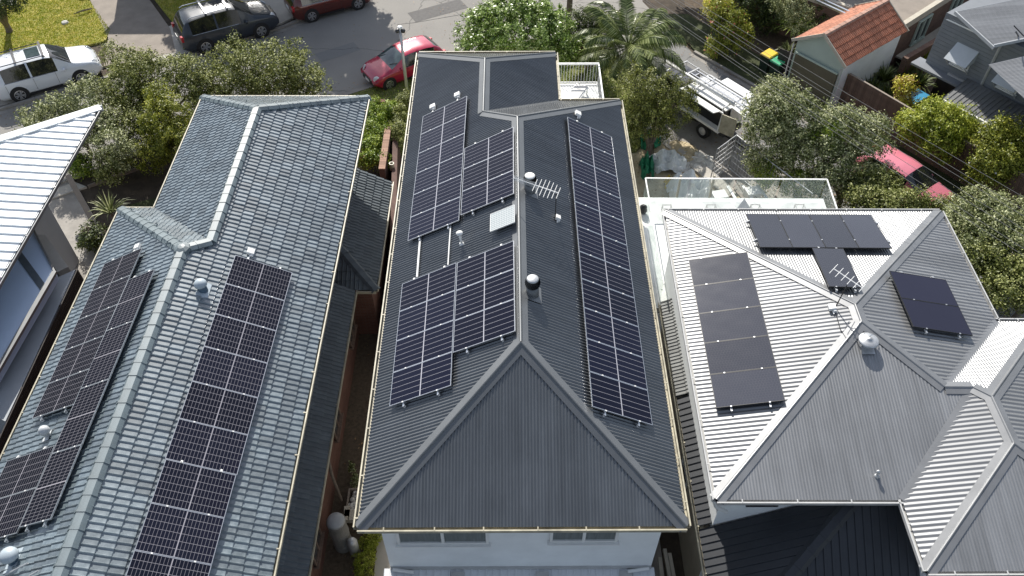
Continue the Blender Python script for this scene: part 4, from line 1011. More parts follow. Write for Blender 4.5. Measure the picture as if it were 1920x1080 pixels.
def aerial(foot, boom_a, boom_b, nel, elen, label, eldir, m1, m2, dense=0, mast=None):
    t = thing('tv_aerial', label, 'aerial', tuple(foot))
    MB().tube([foot, mast], .016, 8).build('mast', m2, t)
    boom_a = Vector(boom_a); boom_b = Vector(boom_b); MB().tube([boom_a, boom_b], .014, 8).build('boom', m1, t)
    eldir = Vector(eldir).normalized()
    for k in range(nel):
        f = k/(nel-1); c = boom_a.lerp(boom_b, f); l = elen(f)
        MB().tube([c-eldir*l/2, c+eldir*l/2], .0085, 6).build('element', m1, t)
    if dense:
        d = MB()
        for k in range(dense):
            c = boom_a.lerp(boom_b, -.9+1.0*k/dense); d.tube([c-Vector((0, 0, .055))-eldir*.05, c+Vector((0, 0, .055))+eldir*.05], .006, 5)
        d.tube([boom_a.lerp(boom_b, -.95), boom_a], .013, 6); d.build('director_row', m1, t)
# aerial of the middle roof: mast on the right slope, boom pointing away
pf, n = on(f_e, 1041, 412)
zt = pf.z+1.25
ba = Vector(gp(1003, 347, zt)); bb = Vector(gp(1047, 362, zt))
aerial(pf, ba, bb, 7, lambda f: .38+.32*math.sin(f*2.5+.4), 'white television aerial with a long boom of rods beside the ridge of the middle roof', gp(1043, 341, zt)-gp(1028, 377, zt), 'white_plastic', 'dark_steel', 20, Vector(gp(1043, 363, zt)))
pf, n = on(f3w, 1566, 577)
zt = pf.z+1.0
aerial(pf, Vector(gp(1563, 504, zt)), Vector(gp(1617, 540, zt)), 6, lambda f: .46-.1*f, 'television aerial with white cross rods standing over the peak of the light roof', gp(1571, 496, zt)-gp(1553, 515, zt), 'white_plastic', 'black_metal', 0, Vector(gp(1588, 535, zt)))
one('cable', MB().tube([on(f3w, 1567, 587, .03)[0], on(f3w, 1576, 618, .03)[0], on(f3w, 1590, 640, .03)[0]], .01, 6), 'black_metal', 'black cable lying over the left slope of the light roof below the cable box', 'cable')
# ------------------------------------------------------------------ garage with orange tiles
GA = thing('garage', 'small garage with orange terracotta tiled gable roof, mint gable wall and brown door', 'garage', (16, 26.5, GZ))
g0 = Vector((15.01, 23.84, -3.4)); ud = Vector((.78, .625, 0)).normalized(); vd = Vector((-ud.y, ud.x, 0)); GL, GW = 4.9, 2.95
def G(a, b, z): p = g0+ud*a+vd*b; return (p.x, p.y, z)
rz = -3.4+GW/2*.66
fa = [G(0, 0, -3.4), G(GL, 0, -3.4), G(GL, GW/2, rz), G(0, GW/2, rz)]; fb = [G(0, GW, -3.4), G(0, GW/2, rz), G(GL, GW/2, rz), G(GL, GW, -3.4)]
tiled(GA, [fa, fb], 'tile_orange', w=.24, e=.32, style='roll', nobj=300)
ridge_tiles(GA, G(0, GW/2, rz), G(GL, GW/2, rz), fnorm(fa), fnorm(fb), 'tile_orange_ridge', w=.13)
bb_ = MB()
for a in (-.02, GL+.02):
    for b0, b1 in ((-.04, GW/2), (GW+.04, GW/2)): bb_.bar(Vector(G(a, b0, -3.4+.0)), Vector(G(a, b1, rz+.0)), .05, .14)
bb_.build('barge_board', 'brick_capping', GA)
mb = MB(); V = [G(.2, .15, GZ), G(.2, GW-.15, GZ), G(.2, GW-.15, -3.35), G(.2, GW/2, rz-.06), G(.2, .15, -3.35)]; W2 = [G(GL-.15, .15, GZ), G(GL-.15, GW-.15, GZ), G(GL-.15, GW-.15, -3.35), G(GL-.15, GW/2, rz-.06), G(GL-.15, .15, -3.35)]
mb.add(V, [(0, 1, 2, 3, 4)[::-1]]).build('gable_wall', 'render_mint', GA)
MB().add([V[0], W2[0], W2[4], V[4]], [(0, 1, 2, 3)]).add([V[1], W2[1], W2[2], V[2]], [(3, 2, 1, 0)]).add(W2, [(0, 1, 2, 3, 4)]).build('side_wall', 'render_white', GA)
MB().box((Vector(G(.13, GW/2, (GZ-3.95)/2)).x, Vector(G(.13, GW/2, 0)).y, (GZ-4.0)/2), (.08, 2.35, 2.0), rz=math.atan2(ud.y, ud.x)).build('door', 'door_brown', GA)
MB().bar(G(.1, .3, -3.95), G(.1, GW-.3, -3.95), .06, .08).build('door_lintel', 'render_mint', GA)
for b in (.12, GW-.12): MB().bar(G(-.03, b, GZ), G(-.03, b, -3.5), .05, .05).build('downpipe', 'gutter_grey', GA)
# ------------------------------------------------------------------ brown building with flat roof behind the garage
BB = thing('flat_roof_house', 'brown brick house with flat gravel roof and pale parapet behind the orange-roofed garage', 'house', (20, 30, GZ))
zb = -3.35
cA = Vector((*g2(1694, 47, zb), 0)); cB = Vector((*g2(1763, 3, zb), 0)); cC = Vector((*g2(1570, -20, zb), 0))
d1 = (cB-cA).normalized(); d2 = Vector((-d1.y, d1.x, 0))
def Bp(a, b): p = cA+d1*a+d2*b; return (p.x, p.y)
cD = Vector((*g2(1535, -6, zb), 0)); d2 = (cD-cA).normalized()
bp = [Bp(0, 0), Bp(11, 0), Bp(11, 9), Bp(0, 9)]
MB().prism(bp, GZ, zb-.35).build('wall', 'brick_brown', BB)
MB().prism([Bp(.2, .2), Bp(10.8, .2), Bp(10.8, 8.8), Bp(.2, 8.8)], zb-.34, zb-.15).build('roof', 'paver', BB)
pr_ = MB()
for a, b in ((Bp(-.04, .08), Bp(11, .08)), (Bp(.08, .2), Bp(.08, 9)), (Bp(.2, 8.9), Bp(10.9, 8.9)), (Bp(10.9, .2), Bp(10.9, 8.8))): pr_.bar((*a, zb-.17), (*b, zb-.17), .24, .36)
pr_.build('parapet', 'brick_capping', BB)
nB = Vector((d1.y, -d1.x, 0))
for k, (a, z) in enumerate(((1.7, -3.6), (5.0, -3.6))):
    x = Vector((*Bp(a, 0), z-1.5)); y = Vector((*Bp(a+1.25, 0), z-.2)); window(BB, x, y, nB, 2, fm='render_mint', fw=.09, depth=.1)
MB().bar((*Bp(.5, -.25), -5.3), (*Bp(8, -.25), -5.3), .5, .08).build('ledge', 'brick_capping', BB)
for k in range(2): MB().bar((*g2(1530, -6+7*k, -3.2), -3.2), (*g2(1600, 26+7*k, -3.2), -3.2), .1, .1).build('roof_rail', 'aluminium', BB)
# low brick wall steps between
one('masonry_wall', MB().bar((*Bp(-1.0, -1.0), -5.2), (*Bp(5.5, -1.3), -5.2), .25, 1.7), 'brick_brown', 'low brown wall along the side passage below the brown house windows', 'wall')

# ------------------------------------------------------------------ grey house with window awnings at the right edge
GH = thing('grey_weatherboard_house', 'grey house with white metal roof and two white window awnings at the top right corner', 'house', (23, 23, GZ))
ze = -1.0
r0 = Vector(gp(1795, 22, ze)); r1 = Vector(gp(1863, 84, ze)); 
d1 = Vector((r1.x-r0.x, r1.y-r0.y, 0)).normalized(); d2 = Vector((-d1.y, d1.x, 0)); d2 = -d2 if d2.x < 0 else d2
def Hp(a, b, z): p = r0+d1*a+d2*b; return Vector((p.x, p.y, z))
L1_ = (r1-r0).length
corrugated(GH, [Hp(0, 0, ze), Hp(L1_, 0, ze), Hp(L1_, 9, ze+.9), Hp(0, 9, ze+.9)], 'roof_light', pitch=.0762, amp=.008)
MB().bar(Hp(-.1, -.03, ze-.08), Hp(L1_+.1, -.03, ze-.08), .05, .14).bar(Hp(L1_+.02, 0, ze-.05), Hp(L1_+.02, 9, ze+.85), .05, .14).build('fascia', 'render_grey', GH)
corrugated(GH, [Hp(L1_+.8, -.6, ze-.35), Hp(L1_+9, -.6, ze-.35), Hp(L1_+9, 6, ze+.5), Hp(L1_+.8, 6, ze+.5)], 'roof_light', pitch=.0762, amp=.008)
mat('awning_grey', (.50, .53, .56), .5, var=.04)
mat('weatherboard', (.20, .215, .235), .7, var=.06)
za_ = -2.2
wa, wb__ = Vector(gp(1797, 78, za_)), Vector(gp(1837, 97, za_))
dW = (wb__-wa).normalized(); nW_ = Vector((dW.y, -dW.x, 0)); nW_ = -nW_ if nW_.y > 0 else nW_
bW = wa-dW*1.0; bW.z = 0
def Wp(a, z, o_=0.0): p = bW+dW*a+nW_*o_; return Vector((p.x, p.y, z))
zlow = -3.75
MB().prism([tuple(Wp(0, 0))[:2], tuple(Wp(12, 0))[:2], tuple(Wp(12, 0, -6))[:2], tuple(Wp(0, 0, -6))[:2]], zlow, ze-.25).build('wall', 'weatherboard', GH)
MB().prism([tuple(Wp(.3, 0, -1.3))[:2], tuple(Wp(12, 0, -1.3))[:2], tuple(Wp(12, 0, -6))[:2], tuple(Wp(.3, 0, -6))[:2]], GZ, zlow).build('lower_wall', 'wood_dark', GH)  # set-back wall coloured dark to stand in for the shaded void below
for k in range(14):
    z = zlow+.1+k*.18
    if z < ze-.3: MB().bar(Wp(0, z, .015), Wp(12, z, .015), .02, .172).build('board', 'weatherboard', GH)
MB().bar(Wp(2.75, zlow+.1, .07), Wp(2.75, ze-.4, .07), .08, .08).build('downpipe', 'gutter_grey', GH)
al = (wb__-wa).length
for a in (1.0, 1.0+al+1.25):
    f = window(GH, Wp(a+.1, za_-1.0, .03), Wp(a+al-.1, za_-.12, .03), nW_, 2, fm='paint_white', gm='window_dark')
    pr1 = [Wp(a, za_, .04), Wp(a+al, za_, .04), Wp(a+al, za_-.55, .75), Wp(a, za_-.55, .75)]
    mb = MB().slab(pr1, .035)
    for s_ in (a, a+al): mb.slab([Wp(s_, za_-.02, .04), Wp(s_, za_-.57, .74), Wp(s_, za_-.57, .04)], .015)
    mb.build('window_awning', 'awning_grey', GH)
    for s_ in (a+.05, a+al-.05): MB().bar(Wp(s_, za_-.57, .7), Wp(s_, za_-1.15, .06), .03, .03).build('awning_arm', 'gutter_grey', GH)
MB().bar(Wp(1.2, zlow+.05, .1), Wp(9, zlow+.05, .1), .1, .1).build('skirting_rail', 'gutter_grey', GH)
MB().bar(Wp(-.4, zlow-.03, .2), Wp(3.6, zlow-.03, .2), .75, .1).build('porch_beam', 'weatherboard', GH)
MB().slab([Hp(0.1, .1, ze-.12), Hp(L1_, .1, ze-.12), Wp(2.6, ze-.5, .02), Wp(.1, ze-.5, .02)], .03).build('soffit', 'render_white', GH)
sl = [Vector(gp(1763, 186, -3.75)), Vector(gp(1802, 155, -3.55)), Vector(gp(1960, 235, -3.55)), Vector(gp(1925, 262, -3.75))]
a_ = sl[0]; b_ = a_+dW*11; c_ = b_-nW_*1.9+Vector((0, 0, .3)); d_ = a_-nW_*1.9+Vector((0, 0, .3))
LR = thing('lean_to', 'grey ribbed metal lean-to roof with white edge below the awnings of the grey house', 'lean-to', tuple(a_))
corrugated(LR, [a_, b_, c_, d_], 'roof_light', pitch=.2, amp=.03, kindp='rib')
MB().bar(a_+Vector((0, 0, -.03)), b_+Vector((0, 0, -.03)), .1, .16).build('fascia', 'paint_white', LR)
MB().slab([a_-Vector((0, 0, .12)), b_-Vector((0, 0, .12)), c_-Vector((0, 0, .25)), d_-Vector((0, 0, .25))], .05).build('ceiling', 'render_grey', LR)
for k in range(4): p = a_+dW*(.2+k*3.2)-nW_*.15; MB().bar((p.x, p.y, GZ), (p.x, p.y, a_.z-.15), .1, .1).build('post', 'weatherboard', LR)
one('antenna_mast', MB().tube([gp(1905, 60, -.3), gp(1912, 72, -1.3)], .03).tube([gp(1901, 48, .2), gp(1920, 68, .0)], .025), 'dark_steel', 'dark antenna mast on the white roof at the right picture edge', 'antenna')

# ------------------------------------------------------------------ paling fence along the lane
FE = thing('paling_fence', 'tall dark brown paling fence running along the far side of the side lane', 'fence', (17, 22, GZ))
fa0 = Vector((15.55, 24.3, 0)); fa1 = Vector((22.6, 14.1, 0)); fd = (fa1-fa0); FL = fd.length; fd.normalize(); fz = -4.05
pl = mesh_np('paling', MB().box((0, 0, 0), (.155, .022, -GZ+fz)).v, MB().box((0, 0, 0), (1, 1, 1)).f); pl.materials.append(M['wood_brown'])
ang = math.atan2(fd.y, fd.x)
k = 0; x = 0.0
while x < FL:
    p = fa0+fd*x
    loc = Matrix.Translation(Vector((p.x, p.y, (GZ+fz)/2+rnd.uniform(-.02, .02)))) @ Matrix.Rotation(ang+rnd.uniform(-.02, .02), 4, 'Z')
    link('paling', pl, None, FE, WM[FE.name].inverted() @ loc); x += .162
mb = MB().bar(fa0+Vector((0, 0, fz+.03)), fa0+fd*FL+Vector((0, 0, fz+.03)), .09, .035)
mb.build('capping', 'wood_grey', FE)
MB().bar(fa0+Vector((.05, .04, fz-.5)), fa0+fd*FL+Vector((.05, .04, fz-.5)), .05, .09).build('rail', 'wood_brown', FE)
# timber fence panel left of the garage
one('fence_panel', MB().bar((14.3, 25.8, -5.15), (13.0, 27.0, -5.15), .05, 1.6), 'wood_dark', 'dark fence panel between the bins and the garage door', 'fence')
one('gate_post', MB().bar(gp(1484, 148, -6)-np.array([0, 0, .0]), gp(1484, 148, -6)+np.array([0, 0, 2.2]), .05, .05), 'galv', 'thin grey gate post left of the brown garage door', 'post')
# ------------------------------------------------------------------ vehicles
def paint(name, col, metal=.0, rough=.28, coat=1.0):
    return mat(name, col, rough, metal=metal, var=.02, coat=coat, scale=.5)
paint('paint_pearl', (.72, .75, .78)); paint('paint_navy', (.03, .038, .05), .1, .35, .35); paint('paint_maroon', (.115, .022, .015), .35)
paint('paint_red', (.42, .012, .055), .1); paint('paint_red_glare', (.66, .20, .26)); paint('paint_ute', (.05, .05, .055))  # the half-hidden car's red is lightened to pink to stand in for glare
mat('glass_dark', (.012, .014, .016), .06, spec=.9, var=.1); mat('glass_tint', (.06, .085, .09), .08, spec=.9, var=.3, scale=4)
mat('lamp_clear', (.6, .62, .64), .12, spec=.9); mat('lamp_red', (.45, .01, .015), .15, spec=.9); mat('trim_chrome', (.7, .7, .7), .15, metal=1.0)
def lerpk(keys, x):
    for (x0, v0), (x1, v1) in zip(keys, keys[1:]):
        if x <= x1:
            t = (x-x0)/(x1-x0) if x1 > x0 else 0; t = max(0, min(1, t)); return v0+(v1-v0)*t
    return keys[-1][1]
def smooth(keys, x, d=.012): return sum(lerpk(keys, x+k*d) for k in (-2, -1, 0, 1, 2))/5
def make_car(name, label, loc, yaw, L, W, H, top, belt, ws, rw, sidew, pm, wr=.34, wbase=None, wx=0.0, rimm='aluminium', roofm=None, rails=False, bars=False, sunroof=False, group=None, scale=1.0, gl='glass_dark', wsgl=None, mirror=True):
    t = thing(name, label, 'car', (loc[0], loc[1], loc[2]), yaw, group)
    ns_ = 58; xs = [-.5+k/(ns_-1) for k in range(ns_)]
    st = []
    for x in xs:
        zt = smooth(top, x); zb0 = smooth(belt, x); zb = min(zb0, zt-.05)
        e = min((x+.5), (.5-x))*L; tap = 1-.20*max(0, 1-e/.55)**2.2
        w = W/2*tap; c = max(0, min(1, (zt-zb0)/(H-.95)))
        wt = w*(.90-.20*c); wb = w*(.955-.01*c)
        lo = .24+.18*max(0, 1-e/.35)
        st.append((x*L, [(0, zt+.02+.012*c), (.5*wt, zt+.015+.01*c), (.86*wt, zt-.005), (wt, zt-.045*(.4+.6*c)), (wb, zb-.0), (w*.985, zb-.07), (w, .62), (w*.985, .40), (w*.95, lo), (0, lo-.02)], c))
    N_ = len(st[0][1]); V = []; 
    for x, ring, c in st:
        for y, z in ring: V.append((x, y, z))
        for y, z in ring: V.append((x, -y, z))
    parts = {'body': [], 'windscreen': [], 'rear_window': [], 'side_window': [], 'side_window2': [], 'roof': []}
    for i in range(ns_-1):
        xm = (xs[i]+xs[i+1])/2
        for j in range(N_-1):
            for s in (0, 1):
                a, b, c, d = (i*2+s)*N_+j, (i*2+s)*N_+j+1, ((i+1)*2+s)*N_+j+1, ((i+1)*2+s)*N_+j
                f = (a, b, c, d) if s else (a, d, c, b)
                k = 'body'
                if j <= 2:
                    if ws[0] < xm < ws[1] and j < 3: k = 'windscreen' if j < 2 or (ws[0]+.006 < xm < ws[1]-.004) else 'body'
                    elif rw[0] < xm < rw[1] and j < 2: k = 'rear_window'
                    elif roofm and rw[1] <= xm <= ws[0]: k = 'roof'
                elif j == 3 and any(q0 < xm < q1 for q0, q1 in sidew): k = 'side_window' if s == 0 else 'side_window2'
                parts[k].append(f)
    parts['body'].append(tuple(j for j in range(N_))+tuple(N_+j for j in range(N_-1, -1, -1)))
    b_ = (ns_-1)*2*N_; parts['body'].append(tuple(b_+j for j in range(N_-1, -1, -1))+tuple(b_+N_+j for j in range(N_)))
    V = np.array(V)*scale
    mats_ = {'body': pm, 'windscreen': wsgl or gl, 'rear_window': gl, 'side_window': gl, 'side_window2': gl, 'roof': roofm}
    body = None
    for k, F in parts.items():
        if not F: continue
        used = sorted({i for f in F for i in f}); mp = {u: n for n, u in enumerate(used)}
        o_ = link('body' if k == 'body' else k.replace('2', ''), mesh_np(k, V[used], [tuple(mp[i] for i in f) for f in F], True), mats_[k], t)
    S = scale; wb_ = (wbase or L*.58)/2
    for sx in (1, -1):
        for sy in (1, -1):
            x = sx*wb_+wx; y = sy*(W/2-.12)
            mb = MB().lathe((x*S, (y+sy*.115)*S, wr*S+.01), [((wr+.055)*S, 0), ((wr+.05)*S, .012*S)], 24, axis=(0, sy, 0)); mb.build('wheel_arch', 'rubber', t, world=False)
            w_ = MB().lathe((x*S, y*S, wr*S), [(wr*.7*S, -.1*S), (wr*.96*S, -.09*S), (wr*S, -.05*S), (wr*S, .09*S), (wr*.95*S, .135*S), (wr*.66*S, .14*S), (wr*.62*S, .10*S)], 26, axis=(0, sy, 0)).build('wheel', 'rubber', t, smooth=False, world=False)
            rm = MB(); c = Vector((x*S, (y+sy*.13)*S, wr*S)); 
            for k in range(10):
                a = 2*PI*k/10+(.1 if k % 2 else -.1); rm.bar(c, c+Vector((math.cos(a)*wr*.63*S, 0, math.sin(a)*wr*.63*S)), .045*S, .03*S, up=(0, 1, 0))
            rm.lathe(c-Vector((0, sy*.02, 0)), [(wr*.60*S, 0), (wr*.66*S, .02*S), (wr*.66*S, .03*S), (wr*.60*S, .035*S)], 26, axis=(0, sy, 0), cap=False); rm.build('rim', rimm, w_, world=False)
    hz = smooth(top, .44)
    for sy in (1, -1):
        e = MB(); e.lathe((L*.455*S, sy*W*.375*S, (hz-.12)*S), [(.02, -.05*S), (.15*S, -.04*S), (.19*S, 0), (.14*S, .04*S), (.02, .055*S)], 14, axis=(.75, sy*.6, .45)); e.build('headlight', 'lamp_clear', t, smooth=True, world=False)
        MB().box((-L*.478*S, sy*W*.385*S, (smooth(belt, -.44)-.12)*S), (.16*S, .20*S, .26*S)).build('tail_light', 'lamp_red', t, world=False, bevel=.02)
        if mirror: MB().lathe(((ws[1]*L-.45)*S, sy*(W/2+.03)*S, (smooth(belt, ws[1]-.06)+.04)*S), [(.02, -.09*S), (.075*S, -.06*S), (.085*S, 0), (.06*S, .07*S), (.01, .09*S)], 12, axis=(0, sy, .15)).build('side_mirror', pm, t, smooth=True, world=False)
        if rails:
            a, b = rw[1]*L+.1, ws[0]*L-.15; yy = sy*W*.335
            MB().tube([(a*S, yy*S, (H+.0)*S), ((a+.15)*S, yy*S, (H+.06)*S), ((b-.15)*S, yy*S, (H+.05)*S), (b*S, yy*S, (H-.02)*S)], .022*S).build('roof_rail', 'dark_steel' if pm != 'paint_navy' else 'aluminium', t, world=False)
    if bars:
        for x in bars: MB().bar((x*S, -W*.36*S, (H+.085)*S), (x*S, W*.36*S, (H+.085)*S), .09*S, .03*S).build('cross_bar', 'dark_steel' if pm != 'paint_navy' else 'aluminium', t, world=False)
    if sunroof: MB().box(((ws[0]*L-.62)*S, 0, (H+.022)*S), (.6*S, .82*S, .02*S)).build('sunroof', 'glass_tint', t, world=False)
    for yy_ in (-.32, .22):
        x0_ = (ws[1]*L-.05); MB().bar((x0_*S, yy_*W*S, (smooth(top, ws[1])+.045)*S), ((x0_-.32)*S, (yy_*W+.28)*S, (smooth(top, ws[1]-.07)+.05)*S), .02*S, .015*S).build('wiper', 'black_metal', t, world=False)
    for sy in (1, -1):
        MB().tube([((q_*L)*S, sy*(W/2*.962)*S, (smooth(belt, q_)+.004)*S) for q_ in (sidew[0][0]-.01, sidew[0][1], sidew[-1][1]-.02)], .013*S, 6).build('window_trim', 'trim_chrome' if wr > .33 else 'black_metal', t, world=False)
        MB().box(((ws[0]-.3)*L*.5*S, sy*(W/2-.03)*S, .27*S), (wbase*.72*S, .05*S, .10*S)).build('sill_trim', 'black_metal', t, world=False)
    MB().box((L*.485*S, 0, .36*S), (.10*S, W*.62*S, .14*S)).build('bumper_intake', 'black_metal', t, world=False)
    MB().box((L*.497*S, 0, (hz-.28)*S), (.05*S, W*.5*S, .18*S)).build('grille', 'black_metal', t, world=False)
    MB().box((L*.505*S, .0, .42*S), (.02*S, .38*S, .12*S)).build('number_plate', 'white_plastic', t, world=False)
    MB().box((-L*.503*S, .0, .75*S), (.02*S, .38*S, .12*S)).build('number_plate', 'white_plastic', t, world=False)
    for x in (sidew[0][0]*L-.03, (sidew[0][1]+sidew[-1][0])/2*L, sidew[-1][1]*L-.12):
        for sy in (1, -1): MB().box((x*S, sy*(W/2-.004)*S, .68*S), (.012, .012, .55*S)).build('door_seam', 'black_metal', t, world=False)
    for x in ((sidew[0][0]+.09)*L, (sidew[-1][0]+.03)*L):
        for sy in (1, -1): MB().box((x*S, sy*(W/2+.008)*S, .82*S), (.2*S, .03*S, .035*S)).build('door_handle', pm, t, world=False)
    return t
suv_top = [(-.5, .62), (-.485, 1.0), (-.42, 1.52), (-.36, 1.64), (-.2, 1.69), (.05, 1.67), (.11, 1.61), (.265, 1.10), (.30, 1.07), (.43, .95), (.475, .84), (.5, .58)]
suv_belt = [(-.5, 1.02), (-.3, 1.02), (.3, .95), (.5, .9)]
hat_top = [(-.5, .60), (-.48, .95), (-.43, 1.22), (-.36, 1.38), (-.25, 1.45), (-.05, 1.47), (.06, 1.42), (.24, 1.02), (.29, .97), (.42, .82), (.47, .70), (.5, .5)]
hat_belt = [(-.5, 1.0), (-.3, .96), (.3, .86), (.5, .8)]
def carpos(px, py, z=GZ): p = gp(px, py, z); return (p[0], p[1], GZ+.004)
a30 = math.radians(31)
def near_wheels(rw_, fw_, W, wbase, wx=0, side=-1):
    "centre and heading from where the two near wheels touch the road"
    r = Vector(gp(*rw_)); f = Vector(gp(*fw_)); d = (f-r).normalized(); left = Vector((-d.y, d.x, 0))
    m = (r+f)/2 - left*side*(W/2-.1) - d*wx; return m, math.atan2(d.y, d.x), (f-r).length
m_, yw, wl__ = near_wheels((43, 188), (158, 155), 1.9, 2.74)
make_car('parked_car', 'white four wheel drive wagon with black roof bars and sunroof parked beside the lawn', (m_.x, m_.y, GZ+.004), yw, 4.8, 1.9, 1.69, suv_top, suv_belt, (.095, .262), (-.47, -.40), [(-.36, -.125), (-.11, .11)], 'paint_pearl', .36, 2.74, 0, rails=True, bars=(-.95, .25), sunroof=True, scale=wl__/2.76, group='cars parked along the street')
m_, yw, wl__ = near_wheels((385, 95), (494, 71), 1.85, 2.66)
make_car('parked_car', 'dark blue wagon with silver roof bars between the white car and the maroon car', (m_.x-.1, m_.y, GZ+.004), math.radians(31), 4.6, 1.85, 1.68, suv_top, suv_belt, (.095, .262), (-.475, -.40), [(-.37, -.125), (-.11, .11)], 'paint_navy', .35, 2.66, 0, rails=True, bars=(-.85, .15), scale=1.12, group='cars parked along the street')
m_ = Vector(gp(588, 41)); d_ = Vector((math.cos(a30), math.sin(a30), 0))
m_ = m_+d_*1.35-Vector((-d_.y, d_.x, 0))*(-1)*.85
make_car('parked_car', 'maroon wagon cut off by the top picture edge, ahead of the dark blue one', (m_.x, m_.y, GZ+.004), math.radians(29), 4.65, 1.84, 1.70, suv_top, suv_belt, (.095, .262), (-.475, -.40), [(-.37, -.125), (-.11, .11)], 'paint_maroon', .36, 2.70, 0, group='cars parked along the street')
fl = Vector(gp(722, 151)); 
hd = math.radians(214)
d_ = Vector((math.cos(hd), math.sin(hd), 0)); left = Vector((-d_.y, d_.x, 0))
c_ = Vector(gp(757, 118, -5.4)); 
make_car('parked_car', 'bright red hatchback parked at the near kerb behind the grey lamp pole', (c_.x, c_.y, GZ+.004), hd, 4.1, 1.78, 1.47, hat_top, hat_belt, (.055, .25), (-.45, -.36), [(-.34, -.125), (-.11, .09)], 'paint_red', .32, 2.6, 0, scale=1.0, gl='glass_dark', wsgl='glass_tint', group='cars parked along the street')
pa = Vector(gp(1678, 298, -4.6)); pb = Vector(gp(1738, 352, -5.0)); d_ = (pb-pa); d_.z = 0; d_.normalize(); c_ = (pa+pb)/2-d_*.15
make_car('parked_car', 'red car coloured with glare, half hidden under the trees below the paling fence', (c_.x, c_.y, GZ+.004), math.atan2(d_.y, d_.x), 4.3, 1.78, 1.47, hat_top, hat_belt, (.055, .25), (-.45, -.36), [(-.34, -.125), (-.11, .09)], 'paint_red_glare', .32, 2.6, 0, scale=1.0)
# utility truck
fw = Vector((-.60, .80, 0)); uy = math.atan2(fw.y, fw.x)
U = thing('utility_truck', 'utility truck with white canopy, open doors and roof rack parked in the side lane', 'truck', (8.5, 23.7, GZ+.01), uy)
def ub(name, m, mb, par=None, smooth=False): return mb.build(name, m, par or U, smooth, world=False)
cab = [(.55, 0), (.55, 1.0), (.65, 1.74), (1.55, 1.76), (2.15, 1.12), (3.0, 1.0), (3.15, .7), (3.15, .4), (.55, .4)]
mb = MB(); n = len(cab[1:]); P_ = cab[1:]
yy = lambda z: .86 if z < 1.15 else .70
mb.add([(x, yy(z), z) for x, z in P_]+[(x, -yy(z), z) for x, z in P_], [tuple(range(n)), tuple(range(n, 2*n))[::-1]]+[(i, n+i, n+(i+1) % n, (i+1) % n) for i in range(n)])
ub('cab', 'paint_ute', mb)
ub('windscreen', 'glass_tint', MB().quad((1.60, .66, 1.74), (2.12, .80, 1.17), (2.12, -.80, 1.17), (1.60, -.66, 1.74)))
for s in (1, -1): ub('side_window', 'glass_dark', MB().quad((.8, s*.83, 1.2), (1.85, s*.83, 1.2), (1.5, s*.72, 1.68), (.8, s*.72, 1.68)))
ub('chassis', 'dark_steel', MB().box((-.9, 0, .6), (2.9, 1.2, .25)))
ub('canopy_floor', 'white_plastic', MB().box((-1.0, 0, .82), (2.5, 1.82, .08)))
ub('canopy_roof', 'white_plastic', MB().box((-1.0, -.05, 1.84), (2.4, 1.35, .05)))
ub('canopy_end', 'white_plastic', MB().box((.22, 0, 1.35), (.05, 1.8, 1.0)))
ub('canopy_end', 'white_plastic', MB().box((-2.22, -.3, 1.35), (.05, 1.1, 1.0)))
ub('canopy_shade_block', 'black_metal', MB().box((-1.0, -.12, 1.32), (2.3, 1.4, .92)))  # black box filling the canopy to stand in for its shaded interior
fr = MB()
for s in (.9,):
    for x in (.2, -2.2): fr.bar((x, s, .85), (x, s*.88, 1.82), .06, .06)
    fr.bar((.2, s, .88), (-2.2, s, .88), .06, .08); fr.bar((.2, s*.88, 1.8), (-2.2, s*.88, 1.8), .06, .06)
ub('canopy_frame', 'white_plastic', fr)
ub('canopy_side', 'white_plastic', MB().box((-1.0, -.9, 1.35), (2.4, .04, 1.0)))
ub('lift_door', 'white_plastic', MB().slab([(.2, .85, 1.9), (-2.1, .85, 1.9), (-2.1, 1.35, 2.02), (.2, 1.35, 2.02)], .04))
ub('lift_door', 'white_plastic', MB().slab([(-.5, -.8, 1.9), (-2.2, -.8, 1.9), (-2.2, -1.3, 1.9), (-.5, -1.3, 1.9)], .04))
ub('rear_door', 'gutter_cream', MB().slab([(-2.25, .88, .9), (-2.25, .88, 1.85), (-2.95, .70, 1.85), (-2.95, .70, .9)], .04))
ub('tail_door', 'white_plastic', MB().slab([(-2.25, .3, 1.92), (-2.25, -.85, 1.92), (-3.1, -.85, 1.85), (-3.1, .3, 1.85)], .04))
rk = MB()
for x in (1.5, .75, -.3, -2.1): rk.bar((x, -.7, 2.0), (x, .7, 2.0), .05, .05)
for x in (.75, -.2, -2.1):
    for s in (-.7, .7): rk.bar((x, s, 1.8), (x, s, 2.0), .05, .05)
for s in (-.65,): rk.bar((1.5, s, 2.0), (-2.1, s, 2.0), .03, .03)
ub('roof_rack', 'galv', rk)
for x in (2.25, -1.35):
    for s in (1, -1):
        w_ = ub('wheel', 'rubber', MB().lathe((x, s*.78, .36), [(.25, -.12), (.36, -.1), (.36, .1), (.24, .12), (.2, .08)], 24, axis=(0, s, 0)))
        MB().lathe((x, s*.85, .36), [(.2, 0), (.2, .03), (.08, .06), (.01, .06)], 16, axis=(0, s, 0)).build('rim', 'galv', w_, world=False)
for s in (1, -1): ub('mudguard', 'black_metal', MB().box((-1.35, s*.8, .74), (1.0, .24, .03)))
def uw(x, y, z): return WM[U.name] @ Vector((x, y, z))
one('long_tube', MB().tube([uw(2.7, .28, 2.12), uw(-2.3, .28, 2.12)], .075, 10), 'white_plastic', 'long white tube strapped on the roof rack of the utility truck', 'tube', smooth=True)
lad = MB()
for s in (-.02, -.38): lad.bar(uw(.6, s, 2.05), uw(-3.0, s, 2.05), .05, .07)
